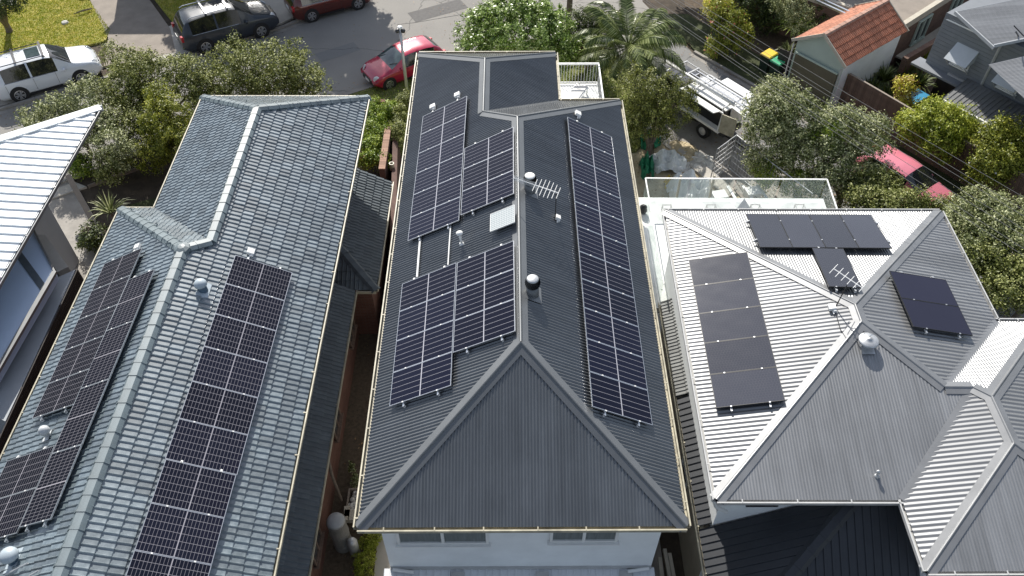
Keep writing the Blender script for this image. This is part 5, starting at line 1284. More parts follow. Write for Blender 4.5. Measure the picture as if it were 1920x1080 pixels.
for k in range(12): lad.bar(uw(.4-k*.29, -.02, 2.05), uw(.4-k*.29, -.38, 2.05), .03, .03)
one('ladder', lad, 'aluminium', 'aluminium ladder lying on the roof rack of the utility truck beside the long tube', 'ladder')
# ------------------------------------------------------------------ vegetation
def leaves(centers, nrm, size, aspect=.45, curl=.15):
    "rhombic folded leaves: (k,3) centres, normals"
    k = len(centers); t = rng.normal(0, 1, (k, 3)); t -= nrm*(t*nrm).sum(1, keepdims=True); t /= np.linalg.norm(t, axis=1, keepdims=True)+1e-9
    s = np.cross(nrm, t); L = size[:, None]
    a = centers-t*L*.5; b = centers+t*L*.5-nrm*L*curl; c = centers+s*L*aspect*.5+nrm*L*.08; d = centers-s*L*aspect*.5+nrm*L*.08
    V = np.stack([a, c, b, d], 1).reshape(-1, 3)
    F = np.arange(4*k).reshape(-1, 4)
    return V, F
def crown_pts(blobs, n, clump=.28, up=.45):
    "points gathered in leafy clumps on the outside of a set of ellipsoids"
    C = []; Nn = []
    clump *= .82
    vol = np.array([b[3]*b[4]+b[4]*b[5]+b[3]*b[5] for b in blobs]); vol = vol/vol.sum()
    for b, f in zip(blobs, vol):
        m = int(n*f); nc = max(6, int(m/42))
        d = rng.normal(0, 1, (nc, 3)); d[:, 2] += up*.6; d /= np.linalg.norm(d, axis=1, keepdims=True)
        rr = rng.uniform(.35, 1.3, (nc, 1))**.6
        cc = np.array(b[:3])+d*rr*np.array(b[3:6])
        idx = rng.integers(0, nc, m)
        sc = rng.uniform(.5, 1.3, nc)[idx][:, None]*clump
        off = rng.normal(0, .5, (m, 3))*sc
        p = cc[idx]+off
        nr = d[idx]*.7+rng.normal(0, .55, (m, 3))+np.array([0, 0, up]); nr /= np.linalg.norm(nr, axis=1, keepdims=True)
        C.append(p); Nn.append(nr)
    return np.vstack(C), np.vstack(Nn)
def tree(name, label, cat, base, blobs, n, leafm, size=(.07, .13), clump=.28, aspect=.5, stems=3, sr=.07, stemm='bark', group=None, zmin=GZ+.05, extra=None, up=.45):
    t = thing(name, label, cat, base, group=group)
    n = int(n*1.55); P, Nr = crown_pts(blobs, n, clump, up); k = P[:, 2] > zmin; P, Nr = P[k], Nr[k]
    V, F = leaves(P, Nr, rng.uniform(size[0], size[1], len(P)), aspect)
    V = V-np.array(base); o = link('crown' if cat == 'tree' else 'foliage', mesh_np('crown', V, F), leafm, t)
    if extra:
        em, en, es = extra; idx = rng.choice(len(P), en, replace=False)
        V, F = leaves(P[idx]+Nr[idx]*.06, Nr[idx], rng.uniform(es*.7, es*1.3, en), .8); link('flower', mesh_np('flower', V-np.array(base), F), em, t)['kind'] = 'stuff'
    mb = MB(); b0 = Vector(base)
    if stems: mb.tube([b0-Vector((0, 0, .1)), b0+Vector((.02, .01, .35)), b0+Vector((0, .03, .7))], [sr*1.5, sr*1.1, sr], 8)
    for i in range(stems):
        b = blobs[i % len(blobs)]; e = Vector(b[:3])+Vector((rnd.uniform(-.4, .4)*b[3], rnd.uniform(-.4, .4)*b[4], rnd.uniform(-.1, .3)*b[5]))
        s = b0+Vector((0, 0, .6)); m1 = s.lerp(e, .4)+Vector((rnd.uniform(-.15, .15), rnd.uniform(-.15, .15), .15)); m2 = s.lerp(e, .75)+Vector((rnd.uniform(-.1, .1), rnd.uniform(-.1, .1), .1))
        mb.tube([s-Vector((0, 0, .2)), m1, m2, e], [sr*.8, sr*.6, sr*.38, sr*.15], 7)
        for q in range(5):
            s2 = m1.lerp(e, rnd.uniform(.1, .9)); e2 = s2+Vector((rnd.uniform(-1, 1)*b[3]*.6, rnd.uniform(-1, 1)*b[4]*.6, rnd.uniform(.1, .8)*b[5]*.7)); mb.tube([s2, s2.lerp(e2, .5)+Vector((0, 0, .06)), e2], [sr*.28, sr*.18, sr*.08], 5)
    if stems: mb.build('trunk' if cat == 'tree' else 'stem', stemm, t)
    return t
def bl(px, py, z, rx, ry, rz): p = gp(px, py, z); return (p[0], p[1], z, rx, ry, rz)
def gb(px, py): p = gp(px, py); return (p[0], p[1], GZ)
st_ = 'trees along the street in front of the tiled house'
tree('olive_tree', 'large grey-green olive-like tree touching the far end of the tiled roof, nearest the open road', 'tree', gb(520, 220),
     [bl(500, 120, -3.0, 1.3, 1.0, .9), bl(455, 140, -3.2, 1.2, 1.1, 1.0), bl(545, 135, -3.1, 1.2, .9, .9), bl(575, 165, -3.5, .9, .8, .8), bl(430, 110, -2.9, .8, .7, .7), bl(520, 175, -3.6, 1.5, .9, .9), bl(470, 180, -3.8, 1.3, .9, .9), bl(555, 95, -2.8, .5, .5, .5), bl(445, 80, -2.6, .4, .4, .4)], 17000, 'leaf_olive', group=st_, sr=.09, stems=5)
tree('olive_tree', 'mid green olive-like tree between the dark blue car and the yellow-green bush', 'tree', gb(320, 230),
     [bl(300, 140, -3.2, 1.3, 1.1, .9), bl(250, 130, -3.3, 1.0, .9, .8), bl(360, 150, -3.3, 1.1, 1.0, .9), bl(385, 175, -3.6, .9, .9, .8), bl(235, 170, -3.7, 1.1, 1.0, .8), bl(210, 100, -3.4, .5, .5, .4)], 15000, 'leaf_olive', group=st_, sr=.09, stems=5)
tree('olive_tree', 'dusty grey-green tree between the white car and the white seamed roof', 'tree', gb(170, 290),
     [bl(160, 195, -3.6, 1.1, .9, .8), bl(110, 215, -3.8, 1.1, .9, .7), bl(70, 225, -4.0, .8, .7, .5), bl(190, 235, -3.9, .9, 1.0, .8), bl(150, 240, -4.1, 1.1, .8, .8), bl(215, 280, -4.2, .8, .9, .8), bl(170, 165, -3.4, .5, .5, .4)], 13500, 'leaf_grey', group=st_, sr=.08, stems=5)
tree('grey_shrub', 'thin silvery shrub in the shade behind the yellow-green bush', 'shrub', gb(235, 300), [bl(245, 235, -4.4, .8, .8, .6), bl(210, 310, -4.9, .8, .8, .7), bl(275, 225, -4.2, .8, .8, .6), bl(250, 190, -4.4, 1.0, .9, .6), bl(400, 200, -4.4, .9, .8, .6)], 9000, 'leaf_olive', stems=5)
tree('conifer_bush', 'yellow-green upright bush beside the left gutter of the tiled house', 'shrub', gb(330, 330),
     [bl(300, 190, -3.3, .6, .6, .8), bl(320, 225, -3.6, .95, .8, 1.1), bl(335, 270, -4.2, .9, .8, 1.0), bl(300, 250, -4.3, .7, .7, 1.0), bl(290, 290, -4.9, .8, .8, .8)], 15000, 'leaf_gold', size=(.06, .11), clump=.2, stems=3)
tree('round_tree', 'dense round bright green tree at the road edge behind the middle house', 'tree', gb(975, 125),
     [bl(970, 60, -2.7, 2.0, 1.6, 1.3), bl(905, 70, -3.3, 1.2, 1.2, 1.1), bl(1035, 75, -3.2, 1.2, 1.3, 1.1), bl(975, 20, -2.3, 1.4, 1.1, .8), bl(930, 40, -2.7, 1.1, 1.0, .9), bl(1020, 40, -2.7, 1.1, 1.0, .9), bl(1055, 105, -4.0, .8, .8, .9), bl(890, 95, -4.2, .8, .6, .7)], 19000, 'leaf_bright', size=(.10, .19), clump=.26, aspect=.42, sr=.13, up=.7)
tree('dark_shrub', 'dark green shrub between the round tree and the palm', 'shrub', gb(1100, 110), [bl(1090, 60, -4.0, .9, .9, 1.0), bl(1110, 45, -3.8, .6, .6, .7), bl(1075, 95, -4.6, .7, .7, .7)], 5000, 'leaf_dark', size=(.08, .14))
tree('shrub', 'reddish brown shrub under the palm beside the balcony', 'shrub', gb(1110, 135), [bl(1105, 100, -4.9, .8, .7, .6)], 1800, 'leaf_dry', size=(.08, .14))
tree('dense_tree', 'dark olive green tree between the middle house and the utility truck', 'tree', gb(1215, 290),
     [bl(1200, 165, -2.7, 1.0, .9, .9), bl(1240, 170, -2.8, 1.1, .9, .8), bl(1270, 195, -3.3, .8, .8, .7), bl(1180, 195, -3.3, .8, .8, .9), bl(1215, 215, -3.5, 1.0, .9, .9), bl(1195, 240, -3.9, .8, .7, .8), bl(1245, 230, -3.9, .6, .7, .7), bl(1285, 175, -3.4, .5, .5, .5)], 15000, 'leaf_deep', size=(.05, .10), clump=.22, sr=.12, stems=4)
mt = 'leafy trees between the right house and the side lane'
tree('grey_green_tree', 'tall grey-green tree beside the back of the utility truck', 'tree', gb(1480, 340),
     [bl(1460, 200, -2.6, 1.2, 1.0, .9), bl(1430, 225, -3.0, .9, .9, .9), bl(1500, 220, -2.9, 1.1, 1.0, .9), bl(1450, 265, -3.7, 1.1, .9, 1.0), bl(1490, 280, -3.8, 1.1, .9, 1.0), bl(1445, 170, -2.4, .6, .6, .5), bl(1420, 300, -4.4, .5, .5, .6)], 16000, 'leaf_grey', group=mt, sr=.1, stems=6)
tree('grey_green_tree', 'grey-green tree in the middle of the clump above the light roof', 'tree', gb(1570, 390),
     [bl(1570, 240, -3.0, 1.1, .9, .9), bl(1620, 255, -3.2, 1.1, .9, .9), bl(1540, 290, -3.8, 1.1, 1.0, 1.0), bl(1600, 310, -4.0, 1.2, 1.0, 1.0), bl(1640, 240, -3.4, .6, .5, .5), bl(1550, 350, -4.6, 1.1, .8, .9), bl(1620, 350, -4.6, .9, .8, .8)], 16000, 'leaf_grey', group=mt, sr=.1, stems=6)
tree('green_shrub', 'fresh green shrub low between the two grey-green trees', 'shrub', gb(1530, 360), [bl(1545, 255, -3.2, .7, .6, .6), bl(1440, 325, -4.9, .5, .6, .7), bl(1500, 345, -5.0, .7, .5, .7)], 4500, 'leaf_hedge')
tree('leafy_tree', 'mixed green tree under the pink-lit red car, above the street corner of the light roof', 'tree', gb(1690, 430),
     [bl(1640, 350, -4.3, 1.0, .8, .8), bl(1690, 390, -4.3, 1.0, .8, .8), bl(1630, 380, -4.5, 1.0, .8, .8), bl(1755, 400, -4.4, .9, .6, .7)], 14000, 'leaf_olive', group=mt, sr=.08, stems=5)
tree('leafy_tree', 'grey-green tree at the right picture edge beside the street corner of the light roof', 'tree', gb(1880, 500),
     [bl(1830, 400, -3.6, 1.1, .9, .8), bl(1880, 420, -3.5, 1.2, 1.0, .9), bl(1800, 430, -4.0, 1.0, .9, .9), bl(1850, 460, -3.8, 1.1, 1.0, .9), bl(1915, 470, -3.8, 1.1, 1.0, .9), bl(1860, 385, -3.6, .7, .6, .5)], 17000, 'leaf_grey', group=mt, sr=.09, stems=5)
tree('leafy_tree', 'lowest tree at the right picture edge, overhanging the garden path beside the light roof', 'tree', gb(1900, 600),
     [bl(1850, 510, -4.0, 1.0, .9, .8), bl(1890, 545, -4.0, 1.0, .8, .8), bl(1830, 480, -4.0, .8, .8, .7), bl(1925, 520, -3.9, 1.0, .9, .8)], 12000, 'leaf_olive', group=mt, sr=.09, stems=5)
tree('lime_shrub', 'bright lime green shrub behind the paling fence, left of the lean-to', 'shrub', gb(1790, 280),
     [bl(1750, 215, -3.8, .8, .7, .6), bl(1780, 235, -3.9, .9, .8, .8), bl(1725, 240, -4.1, .8, .6, .6), bl(1770, 270, -4.4, .9, .7, .8), bl(1805, 250, -4.3, .6, .6, .6), bl(1700, 225, -4.2, .4, .4, .4)], 12000, 'leaf_lime', size=(.08, .14))
tree('lime_shrub', 'lime and dark green shrub with white blossom before the lean-to at the right edge', 'shrub', gb(1890, 350),
     [bl(1870, 260, -3.6, .9, .8, .9), bl(1900, 300, -4.0, 1.1, .9, 1.0), bl(1860, 310, -4.3, .9, .8, .9), bl(1925, 260, -3.8, .8, .8, .8), bl(1830, 320, -4.9, .5, .5, .5)], 13000, 'leaf_gold', size=(.08, .14), extra=('petal_white', 120, .10))
tree('flowering_shrub', 'loose shrub with red and yellow flowers between the lane verge and the dark garden', 'shrub', gb(1370, 90),
     [bl(1365, 45, -4.2, .8, .7, .7), bl(1350, 20, -3.8, .6, .5, .6), bl(1380, 70, -4.8, .8, .7, .6), bl(1345, 85, -5.3, .6, .5, .5)], 5500, 'leaf_gold', size=(.08, .15), extra=('petal_red', 130, .12))
tree('yellow_leaf_shrub', 'small yellow-leaved shrub at the top of the dark garden beside the flowering shrub', 'shrub', gb(1340, 30), [bl(1342, 10, -4.0, .6, .5, .5)], 1500, 'petal_yellow', size=(.07, .12), stems=2)
tree('feathery_tree', 'feathery grey-green conifer left of the orange-roofed garage', 'tree', gb(1490, 75), [bl(1490, 15, -3.3, .7, .6, .8), bl(1500, 40, -3.7, .7, .6, .7), bl(1470, -5, -3.0, .8, .7, .8)], 8000, 'leaf_grey', size=(.05, .09), clump=.16)
tree('dark_garden_bush', 'dark garden bush behind the flowering shrub at the top edge', 'shrub', gb(1430, 40), [bl(1420, 10, -4.6, 1.2, 1.0, .9), bl(1450, 30, -4.9, .9, .8, .8), bl(1540, 20, -4.4, 1.2, .9, .9)], 7000, 'leaf_dark', size=(.09, .16))
tree('hedge', 'bright green creeping hedge filling the narrow strip between the tiled house and the brick wall', 'hedge', gb(700, 260),
     [bl(700, 208, -4.8, .75, .5, .45), bl(690, 225, -4.7, .8, .7, .5), bl(705, 250, -4.7, .8, .6, .5), bl(690, 280, -4.7, .7, .6, .5), bl(735, 210, -4.7, .35, .45, .4), bl(700, 303, -4.7, .8, .25, .4)], 15000, 'leaf_hedge', size=(.06, .12), clump=.2, stems=2, sr=.03)
tree('pale_hedge', 'pale green narrow hedge between the brick wall and the left gutter of the middle house', 'hedge', gb(755, 260),
     [bl(757, 195, -4.6, .35, .6, .6), bl(752, 225, -4.6, .35, .6, .6), bl(748, 255, -4.7, .35, .6, .6), bl(768, 190, -4.8, .28, .4, .6)], 7000, 'leaf_olive', size=(.05, .10), clump=.16, stems=2, sr=.03)
tree('shade_tree', 'small tree overhanging the top left corner of the lawn', 'tree', gb(19, 62), [bl(-10, 5, -3.0, 1.2, .8, .7), bl(5, -5, -2.9, 1.0, .7, .6)], 5000, 'leaf_dark', sr=.14)
tree('garden_shrub', 'small green shrub beside the dark timber post near the white-roofed house', 'shrub', gb(150, 325), [bl(150, 310, -5.4, .5, .45, .4)], 1500, 'leaf_hedge')
tree('grey_plant', 'small dark shrub against the dark lawn beside the paved yard', 'shrub', gb(175, 450), [bl(172, 445, -5.5, .5, .6, .4)], 1500, 'leaf_dark')
tree('weeds', 'dark weeds at the foot of the white terrace left of the light roof', 'shrub', gb(1203, 400), [bl(1204, 398, -4.5, .25, .4, .3)], 500, 'leaf_dark', stems=0)
tree('creeper', 'green creeper on the low ground in front of the white house corner', 'ground plant', gb(690, 1020), [bl(700, 1000, -5.7, .28, .7, .14), bl(683, 1050, -5.7, .28, .8, .14)], 6000, 'leaf_lime', size=(.03, .06), clump=.1, stems=0)

# trees and houses across the street, beyond the picture, whose shade falls into it
tree('street_tree', 'tall street tree beyond the top edge shading the road beside the maroon car', 'tree', (-11.5, 42.0, GZ),
     [(-11.8, 39.8, .6, 3.0, 2.8, 2.2), (-10.6, 38.8, 2.2, 2.6, 2.4, 2.0), (-13.6, 40.4, 1.6, 2.6, 2.4, 2.2), (-11.0, 40.5, 4.2, 2.4, 2.2, 1.8), (-14.6, 39.6, -.4, 2.2, 2.0, 1.6), (-9.6, 37.6, -1.6, 1.4, 1.2, 1.0)], 42000, 'leaf_dark', size=(.16, .3), sr=.22)
tree('street_tree', 'street tree beyond the top edge shading the dark blue car', 'tree', (-18.5, 41.0, GZ),
     [(-17.4, 39.6, -.2, 2.3, 2.0, 1.8), (-15.4, 39.2, -.6, 2.0, 1.8, 1.5), (-18.8, 40.0, 1.2, 1.8, 1.6, 1.5), (-16.4, 36.4, -1.3, 1.7, 1.3, 1.0), (-13.6, 38.0, -1.8, 1.2, 1.2, .9)], 22000, 'leaf_dark', size=(.16, .3), sr=.2)
tree('street_tree', 'street tree beyond the top edge shading the side lane', 'tree', (12.0, 38.5, GZ),
     [(11.0, 37.2, -.4, 1.9, 1.7, 1.4), (13.0, 36.0, -1.0, 2.0, 1.9, 1.5), (15.3, 34.5, -1.2, 2.0, 1.9, 1.5), (9.6, 35.9, -1.7, 1.4, 1.2, .9), (8.6, 38.6, -.4, 1.6, 1.4, 1.2)], 18000, 'leaf_dark', size=(.16, .3), sr=.2)

# leaf litter blown against the kerbs, on the verge, the yard and the alley
lp_ = []
for (xa, ya), (xb, yb), w_, k in (((-9.0, 25.3), (4.0, 30.9), .5, 500), ((-30, 20.6), (-12.4, 31.5), .5, 700), ((7, 33), (14.2, 22.9), .5, 500), ((5.0, 18), (9, 18), 2.0, 700), ((-4.6, 0), (-4.6, 12), .5, 300), ((9, 24), (17, 13), 1.2, 700), ((-5, 33), (2, 34), 3.0, 350)):
    f = rng.uniform(0, 1, k); lp_.append(np.stack([xa+(xb-xa)*f+rng.normal(0, w_, k), ya+(yb-ya)*f+rng.normal(0, w_, k), np.full(k, GZ+.13)], 1))
lp_ = np.vstack(lp_); nr_ = np.tile([0, 0, 1.0], (len(lp_), 1))+rng.normal(0, .2, (len(lp_), 3)); nr_ /= np.linalg.norm(nr_, axis=1, keepdims=True)
lp_[:, 2] = GZ+.03+rng.uniform(0, .09, len(lp_))
V, F = leaves(lp_, nr_, rng.uniform(.04, .10, len(lp_)), .6); link('leaf_litter', mesh_np('leaf_litter', V, F), 'leaf_dry')['kind'] = 'stuff'
# palm ----------------------------------------------------------------
pb_ = gb(1205, 150)
PT = thing('palm_tree', 'palm with long arching feathery fronds behind the balcony of the middle house', 'palm', pb_)
cz = -2.75; pc = Vector(gp(1178, 88, cz))
MB().tube([Vector(pb_), Vector(pb_).lerp(pc, .5)+Vector((.05, 0, 0)), pc-Vector((0, 0, .1))], [.17, .13, .12], 12).build('trunk', 'bark', PT)
def frond_mesh(L, droop, seed, nl=56, ll=.66):
    r = random.Random(seed); V = []; F = []; pts = []
    n = 14
    for i in range(n+1):
        f = i/n; x = L*math.sin(f*1.25)/math.sin(1.25)*(1-.12*f*f); z = L*(.55*f-droop*f*f); pts.append(Vector((x, 0, z)))
    mb = MB().tube(pts, [.022*(1-.8*i/n)+.003 for i in range(n+1)], 5)
    for k in range(nl):
        f = .14+.86*k/nl; i = min(int(f*n), n-1); p = pts[i].lerp(pts[i+1], f*n-i); t = (pts[i+1]-pts[i]).normalized()
        for s in (1, -1):
            l = ll*math.sin(PI*(.12+.83*f))**.7*r.uniform(.85, 1.1); d = (Vector((0, s, 0))*.8+t*.55+Vector((0, 0, -.18-.35*f+r.uniform(-.15, .1)))).normalized()
            e1 = p+d*l*.55; e2 = p+(d+Vector((0, 0, -.45))).normalized()*l; w = t*.017
            kk = len(mb.v); mb.v += [tuple(p-w), tuple(p+w), tuple(e1+w*1.4), tuple(e1-w*1.4), tuple(e2)]; mb.f += [(kk, kk+1, kk+2, kk+3), (kk+3, kk+2, kk+4)]
    me = mesh_np('frond', mb.v, mb.f); me.materials.append(M['leaf_palm']); return me
fms = [frond_mesh(2.9, .62, 1), frond_mesh(2.6, .35, 2), frond_mesh(3.0, .85, 3)]
for k in range(34):
    el = [0, .38, -.25][k % 3]; a = k*2.399
    m = Matrix.Translation(WM[PT.name].inverted() @ pc) @ Matrix.Rotation(a, 4, 'Z') @ Matrix.Rotation(-(.15+.5*(k % 5)/4 if k < 22 else -.35), 4, 'Y') @ Matrix.Rotation(rnd.uniform(-.4, .4), 4, 'X') @ Matrix.Scale(rnd.uniform(.85, 1.08), 4)
    link('frond', fms[k % 3], None, PT, m)
# strappy plants
def strappy(name, label, base, n, L, m, spread=1.0, group=None, lift=0.0, w=.03):
    t = thing(name, label, 'plant', base, group=group); mb = MB()
    for k in range(n):
        a = rnd.uniform(0, 2*PI); l = L*rnd.uniform(.6, 1.1); sp = rnd.uniform(.25, 1)*spread; d = Vector((math.cos(a), math.sin(a), 0)); s = Vector((-d.y, d.x, 0))
        b = Vector(base)+Vector((0, 0, lift))+d*.05; pts = [b+d*(l*sp*f*.8)+Vector((0, 0, l*(f*1.0-sp*.75*f*f))) for f in (0, .33, .66, 1)]
        ws = [w, w*1.1, w*.8, .002]; kk = len(mb.v)
        for p, q in zip(pts, ws): mb.v += [tuple(p-s*q), tuple(p+s*q)]
        for i in range(3): mb.f.append((kk+2*i, kk+2*i+1, kk+2*i+3, kk+2*i+2))
    mb.build('leaf', m, t); 
    if lift > .2: MB().tube([Vector(base), Vector(base)+Vector((0, 0, lift))], .06, 8).build('stem', 'bark', t)
    return t
strappy('strap_leaf_plant', 'bright yellow-green strappy plant at the far corner of the garage wall', gb(1722, 140), 170, 1.15, 'leaf_lime', 1.0, lift=.6, w=.04)
for k, (x, y, l) in enumerate(((1655, 205, 'dark strappy plant against the white garage wall, nearest the blue table'), (1625, 190, 'dark strappy plant against the white garage wall, nearest the paling fence'), (1690, 160, 'dark strappy plant against the white garage wall, in the middle'), (1650, 165, 'dark strappy plant close to the garage wall below the roof edge'), (1712, 175, 'dark strappy plant below the bright yellow-green one'))):
    strappy('strap_leaf_plant', l, gb(x, y), 150, 1.3, 'leaf_dark' if k != 3 else 'leaf_palm', 1.0, group='strappy plants beside the garage wall', lift=.3, w=.035)
strappy('cycad', 'small palm-like plant with fine leaves left of the garage gable', gb(1480, 95), 200, 1.3, 'leaf_hedge', 1.2, lift=1.1, w=.03)
strappy('cycad', 'pale grey-green rosette plant in front of the garage gable', gb(1472, 118), 90, .8, 'leaf_grey', 1.2, lift=.6, w=.03)
strappy('cordyline', 'spiky plant beside the left corner of the tiled roof', gb(228, 440), 60, 1.2, 'leaf_grey', 1.1, lift=1.2, w=.018)
tree('potted_shrub', 'gold and red-leaved shrub standing behind the blue table', 'shrub', gb(1700, 215), [bl(1697, 165, -4.5, .45, .4, .45), bl(1692, 200, -5.2, .6, .4, .4)], 2600, 'petal_yellow', size=(.06, .11), extra=('leaf_dry', 700, .1))
# ------------------------------------------------------------------ street furniture and small things
lb = gp(766, 196); 
LP = thing('lamp_pole', 'slim grey pole with a small twin lamp head in front of the red hatchback', 'lamp pole', tuple(lb))
lt_ = Vector(onp(754, 52, (0, lb[1], 0), (0, 1, 0))); lt_.x = lb[0]; 
MB().tube([lb, (lt_.x, lt_.y, lt_.z)], [.085, .06], 12).build('pole', 'galv', LP, smooth=True)
c = Vector((lt_.x, lt_.y, lt_.z))
MB().lathe(c, [(.1, -.02), (.12, .03), (.08, .08), (.01, .09)], 14).build('cap', 'white_plastic', LP)
for s in (-1, 1): MB().lathe(c+Vector((s*.13, 0, -.12)), [(.02, -.12), (.10, -.09), (.11, 0), (.06, .06), (.01, .07)], 12, axis=(s*.3, 0, 1)).build('lamp_head', 'dark_steel', LP)
tb = gp(1065, 62)
TP = thing('telegraph_pole', 'weathered timber telegraph pole standing behind the round tree at the top edge', 'pole', tuple(tb))
MB().tube([tb, tb+np.array([0, 0, 9.0])], [.16, .12], 12).build('pole', 'bark', TP)
MB().bar(tb+np.array([-.9, 0, 7.6]), tb+np.array([.9, 0, 7.6]), .1, .1).build('cross_arm', 'wood_grey', TP)
MB().tube([tb+np.array([0, 0, 2.6]), tb+np.array([.7, 0, 2.75])], .03).build('bracket', 'galv', TP)
MB().box(tb+np.array([.9, 0, 2.74]), (.45, .2, .1)).build('street_light', 'bin_dark', TP)
wz_ = 1.6
for k, (a, b, l) in enumerate((((1303, 0), (1905, 363), 'uppermost and rightmost of the overhead wires'), ((1280, -2), (1900, 384), 'second overhead wire counted from the paling fence'), ((1280, 4), (1892, 390), 'third overhead wire counted from the paling fence'), ((1280, 12), (1850, 388), 'fourth overhead wire counted from the paling fence'),
                               ((1280, 32), (1803, 372), 'fifth overhead wire counted from the paling fence'), ((1280, 45), (1777, 377), 'sixth overhead wire counted from the paling fence'), ((1280, 50), (1765, 381), 'overhead wire nearest the right house'))):
    A = Vector(gp(*a, wz_)); Bq = Vector(gp(*b, wz_)); d = Bq-A; A2_ = A-d*.9; B2_ = Bq+d*.5; pts = []
    for i in range(25):
        f = i/24; p = A2_.lerp(B2_, f); pts.append(p+Vector((0, 0, .28*((2*f-1)**2)-.07)))
    one('overhead_wire', MB().tube(pts, .0065, 5), 'wire_grey', 'thin grey '+l+' crossing the side lane' if 'wire' in l[:30] and not l.startswith('uppermost') else 'thin grey wire, '+l+' crossing the side lane', 'wire', 'overhead wires across the side lane')
one('service_cable', MB().tube([Vector(gp(745, 46, -2.4))]+[Vector(gp(745+33*k, 48-k*6.2+.5*k, -2.35)) for k in range(1, 8)], .011, 5), 'black_metal', 'thin dark cable running from the lamp pole across the road', 'cable')
# bins
def bin_(px, py, label, lid):
    b = gb(px, py); t = thing('wheelie_bin', label, 'bin', b, math.radians(-52), group='wheelie bins on the lane verge')
    mb = MB(); V = [(-.22, -.25, 0), (.22, -.25, 0), (.22, .25, 0), (-.22, .25, 0), (-.28, -.32, .98), (.28, -.32, .98), (.28, .32, .98), (-.28, .32, .98)]
    mb.add(V, [(0, 3, 2, 1), (4, 5, 6, 7), (0, 1, 5, 4), (1, 2, 6, 5), (2, 3, 7, 6), (3, 0, 4, 7)]).build('body', 'bin_dark', t, world=False, bevel=.02)
    MB().add([(-.31, -.36, .98), (.31, -.36, .98), (.31, .36, 1.02), (-.31, .36, 1.02), (-.27, -.32, 1.05), (.27, -.32, 1.05), (.27, .30, 1.10), (-.27, .30, 1.10)], [(0, 3, 2, 1), (4, 5, 6, 7), (0, 1, 5, 4), (1, 2, 6, 5), (2, 3, 7, 6), (3, 0, 4, 7)]).build('lid', lid, t, world=False, bevel=.015)
    MB().tube([(-.27, .39, .98), (.27, .39, .98)], .02).build('handle', 'bin_dark', t, world=False)
    for s in (-1, 1): MB().lathe((s*.24, .26, .1), [(.1, -.03), (.1, .03)], 14, axis=(1, 0, 0)).build('wheel', 'rubber', t, world=False)
bin_(1434, 134, 'dark wheelie bin with a yellow lid on the lane verge', 'bin_yellow')
bin_(1452, 147, 'dark wheelie bin with a green lid beside the yellow-lidded one', 'bin_green')
# blue table
tp_ = gb(1705, 205); BT = thing('table', 'bright blue garden table in the dark garden between the garage and the lean-to', 'table', tp_, math.radians(35))
MB().box((0, 0, .74), (1.25, .75, .035)).build('table_top', 'blue_table', BT, world=False)
for sx in (-.55, .55):
    for sy in (-.3, .3): MB().box((sx, sy, .36), (.05, .05, .72)).build('leg', 'blue_table', BT, world=False)
one('wire_basket', MB().lathe(gp(1703, 215, -5.2), [(.18, -.2), (.25, .1), (.23, .1), (.16, -.18)], 16, cap=False), 'gutter_cream', 'small pale round basket below the blue table at the lime shrub', 'basket')
# brick wall between the tiled house and the middle house
BW = thing('brick_wall', 'brown brick dividing wall with light brick capping between tiled and middle houses', 'wall', (-5, 17, GZ))
zt_ = -4.35
pA, pB_ = g2(728, 238, zt_), g2(716, 318, zt_)
MB().bar((pA[0], pA[1], (GZ+zt_)/2), (pB_[0], pB_[1], (GZ+zt_)/2), .24, zt_-GZ).bar((pA[0]+.28, pA[1], -5.3), (-4.35, 9.0, -5.3), .22, 1.4).build('wall', 'brick_fence', BW)
cm_ = mesh_np('brick', MB().box((0, 0, 0), (.27, .105, .05)).v, MB().box((0, 0, 0), (1, 1, 1)).f); cm_.materials.append(M['brick_red'])
mat('brick_cap', (.34, .21, .15), .85, var=.2, rand=.25, scale=4); cm_.materials.clear(); cm_.materials.append(M['brick_cap'])
a = Vector((*pA, zt_+.025)); b = Vector((*pB_, zt_+.025)); L = (b-a).length; n = int(L/.115)
for k in range(n):
    p = a.lerp(b, (k+.5)/n); link('brick', cm_, None, BW, WM[BW.name].inverted() @ (Matrix.Translation(p) @ Matrix.Rotation(math.atan2((b-a).y, (b-a).x)-PI/2+rnd.uniform(-.02, .02), 4, 'Z')))
pf_, pg_ = g2(688, 192, -5.0), g2(722, 190, -5.0)
one('low_brick_wall', MB().bar((*pf_, -5.45), (*pg_, -5.45), .22, 1.0), 'brick_red', 'short low brick wall at the street end of the green hedge', 'wall')
for k, (x, y, l) in enumerate(((716, 292, 'small round clay flue pipe on the brick wall beside the green hedge'), (734, 306, 'small round pale pipe end on the brick wall beside the dark roof valley'), (679, 293, 'small brown pot at the end of the green hedge by the tiled roof gutter'))):
    one('pipe_end', MB().lathe(gp(x, y, -4.4), [(.10, -.35), (.11, .0), (.07, .0), (.06, -.3)], 14, cap=False), 'brick_cap' if k != 1 else 'gutter_cream', l, 'pipe')
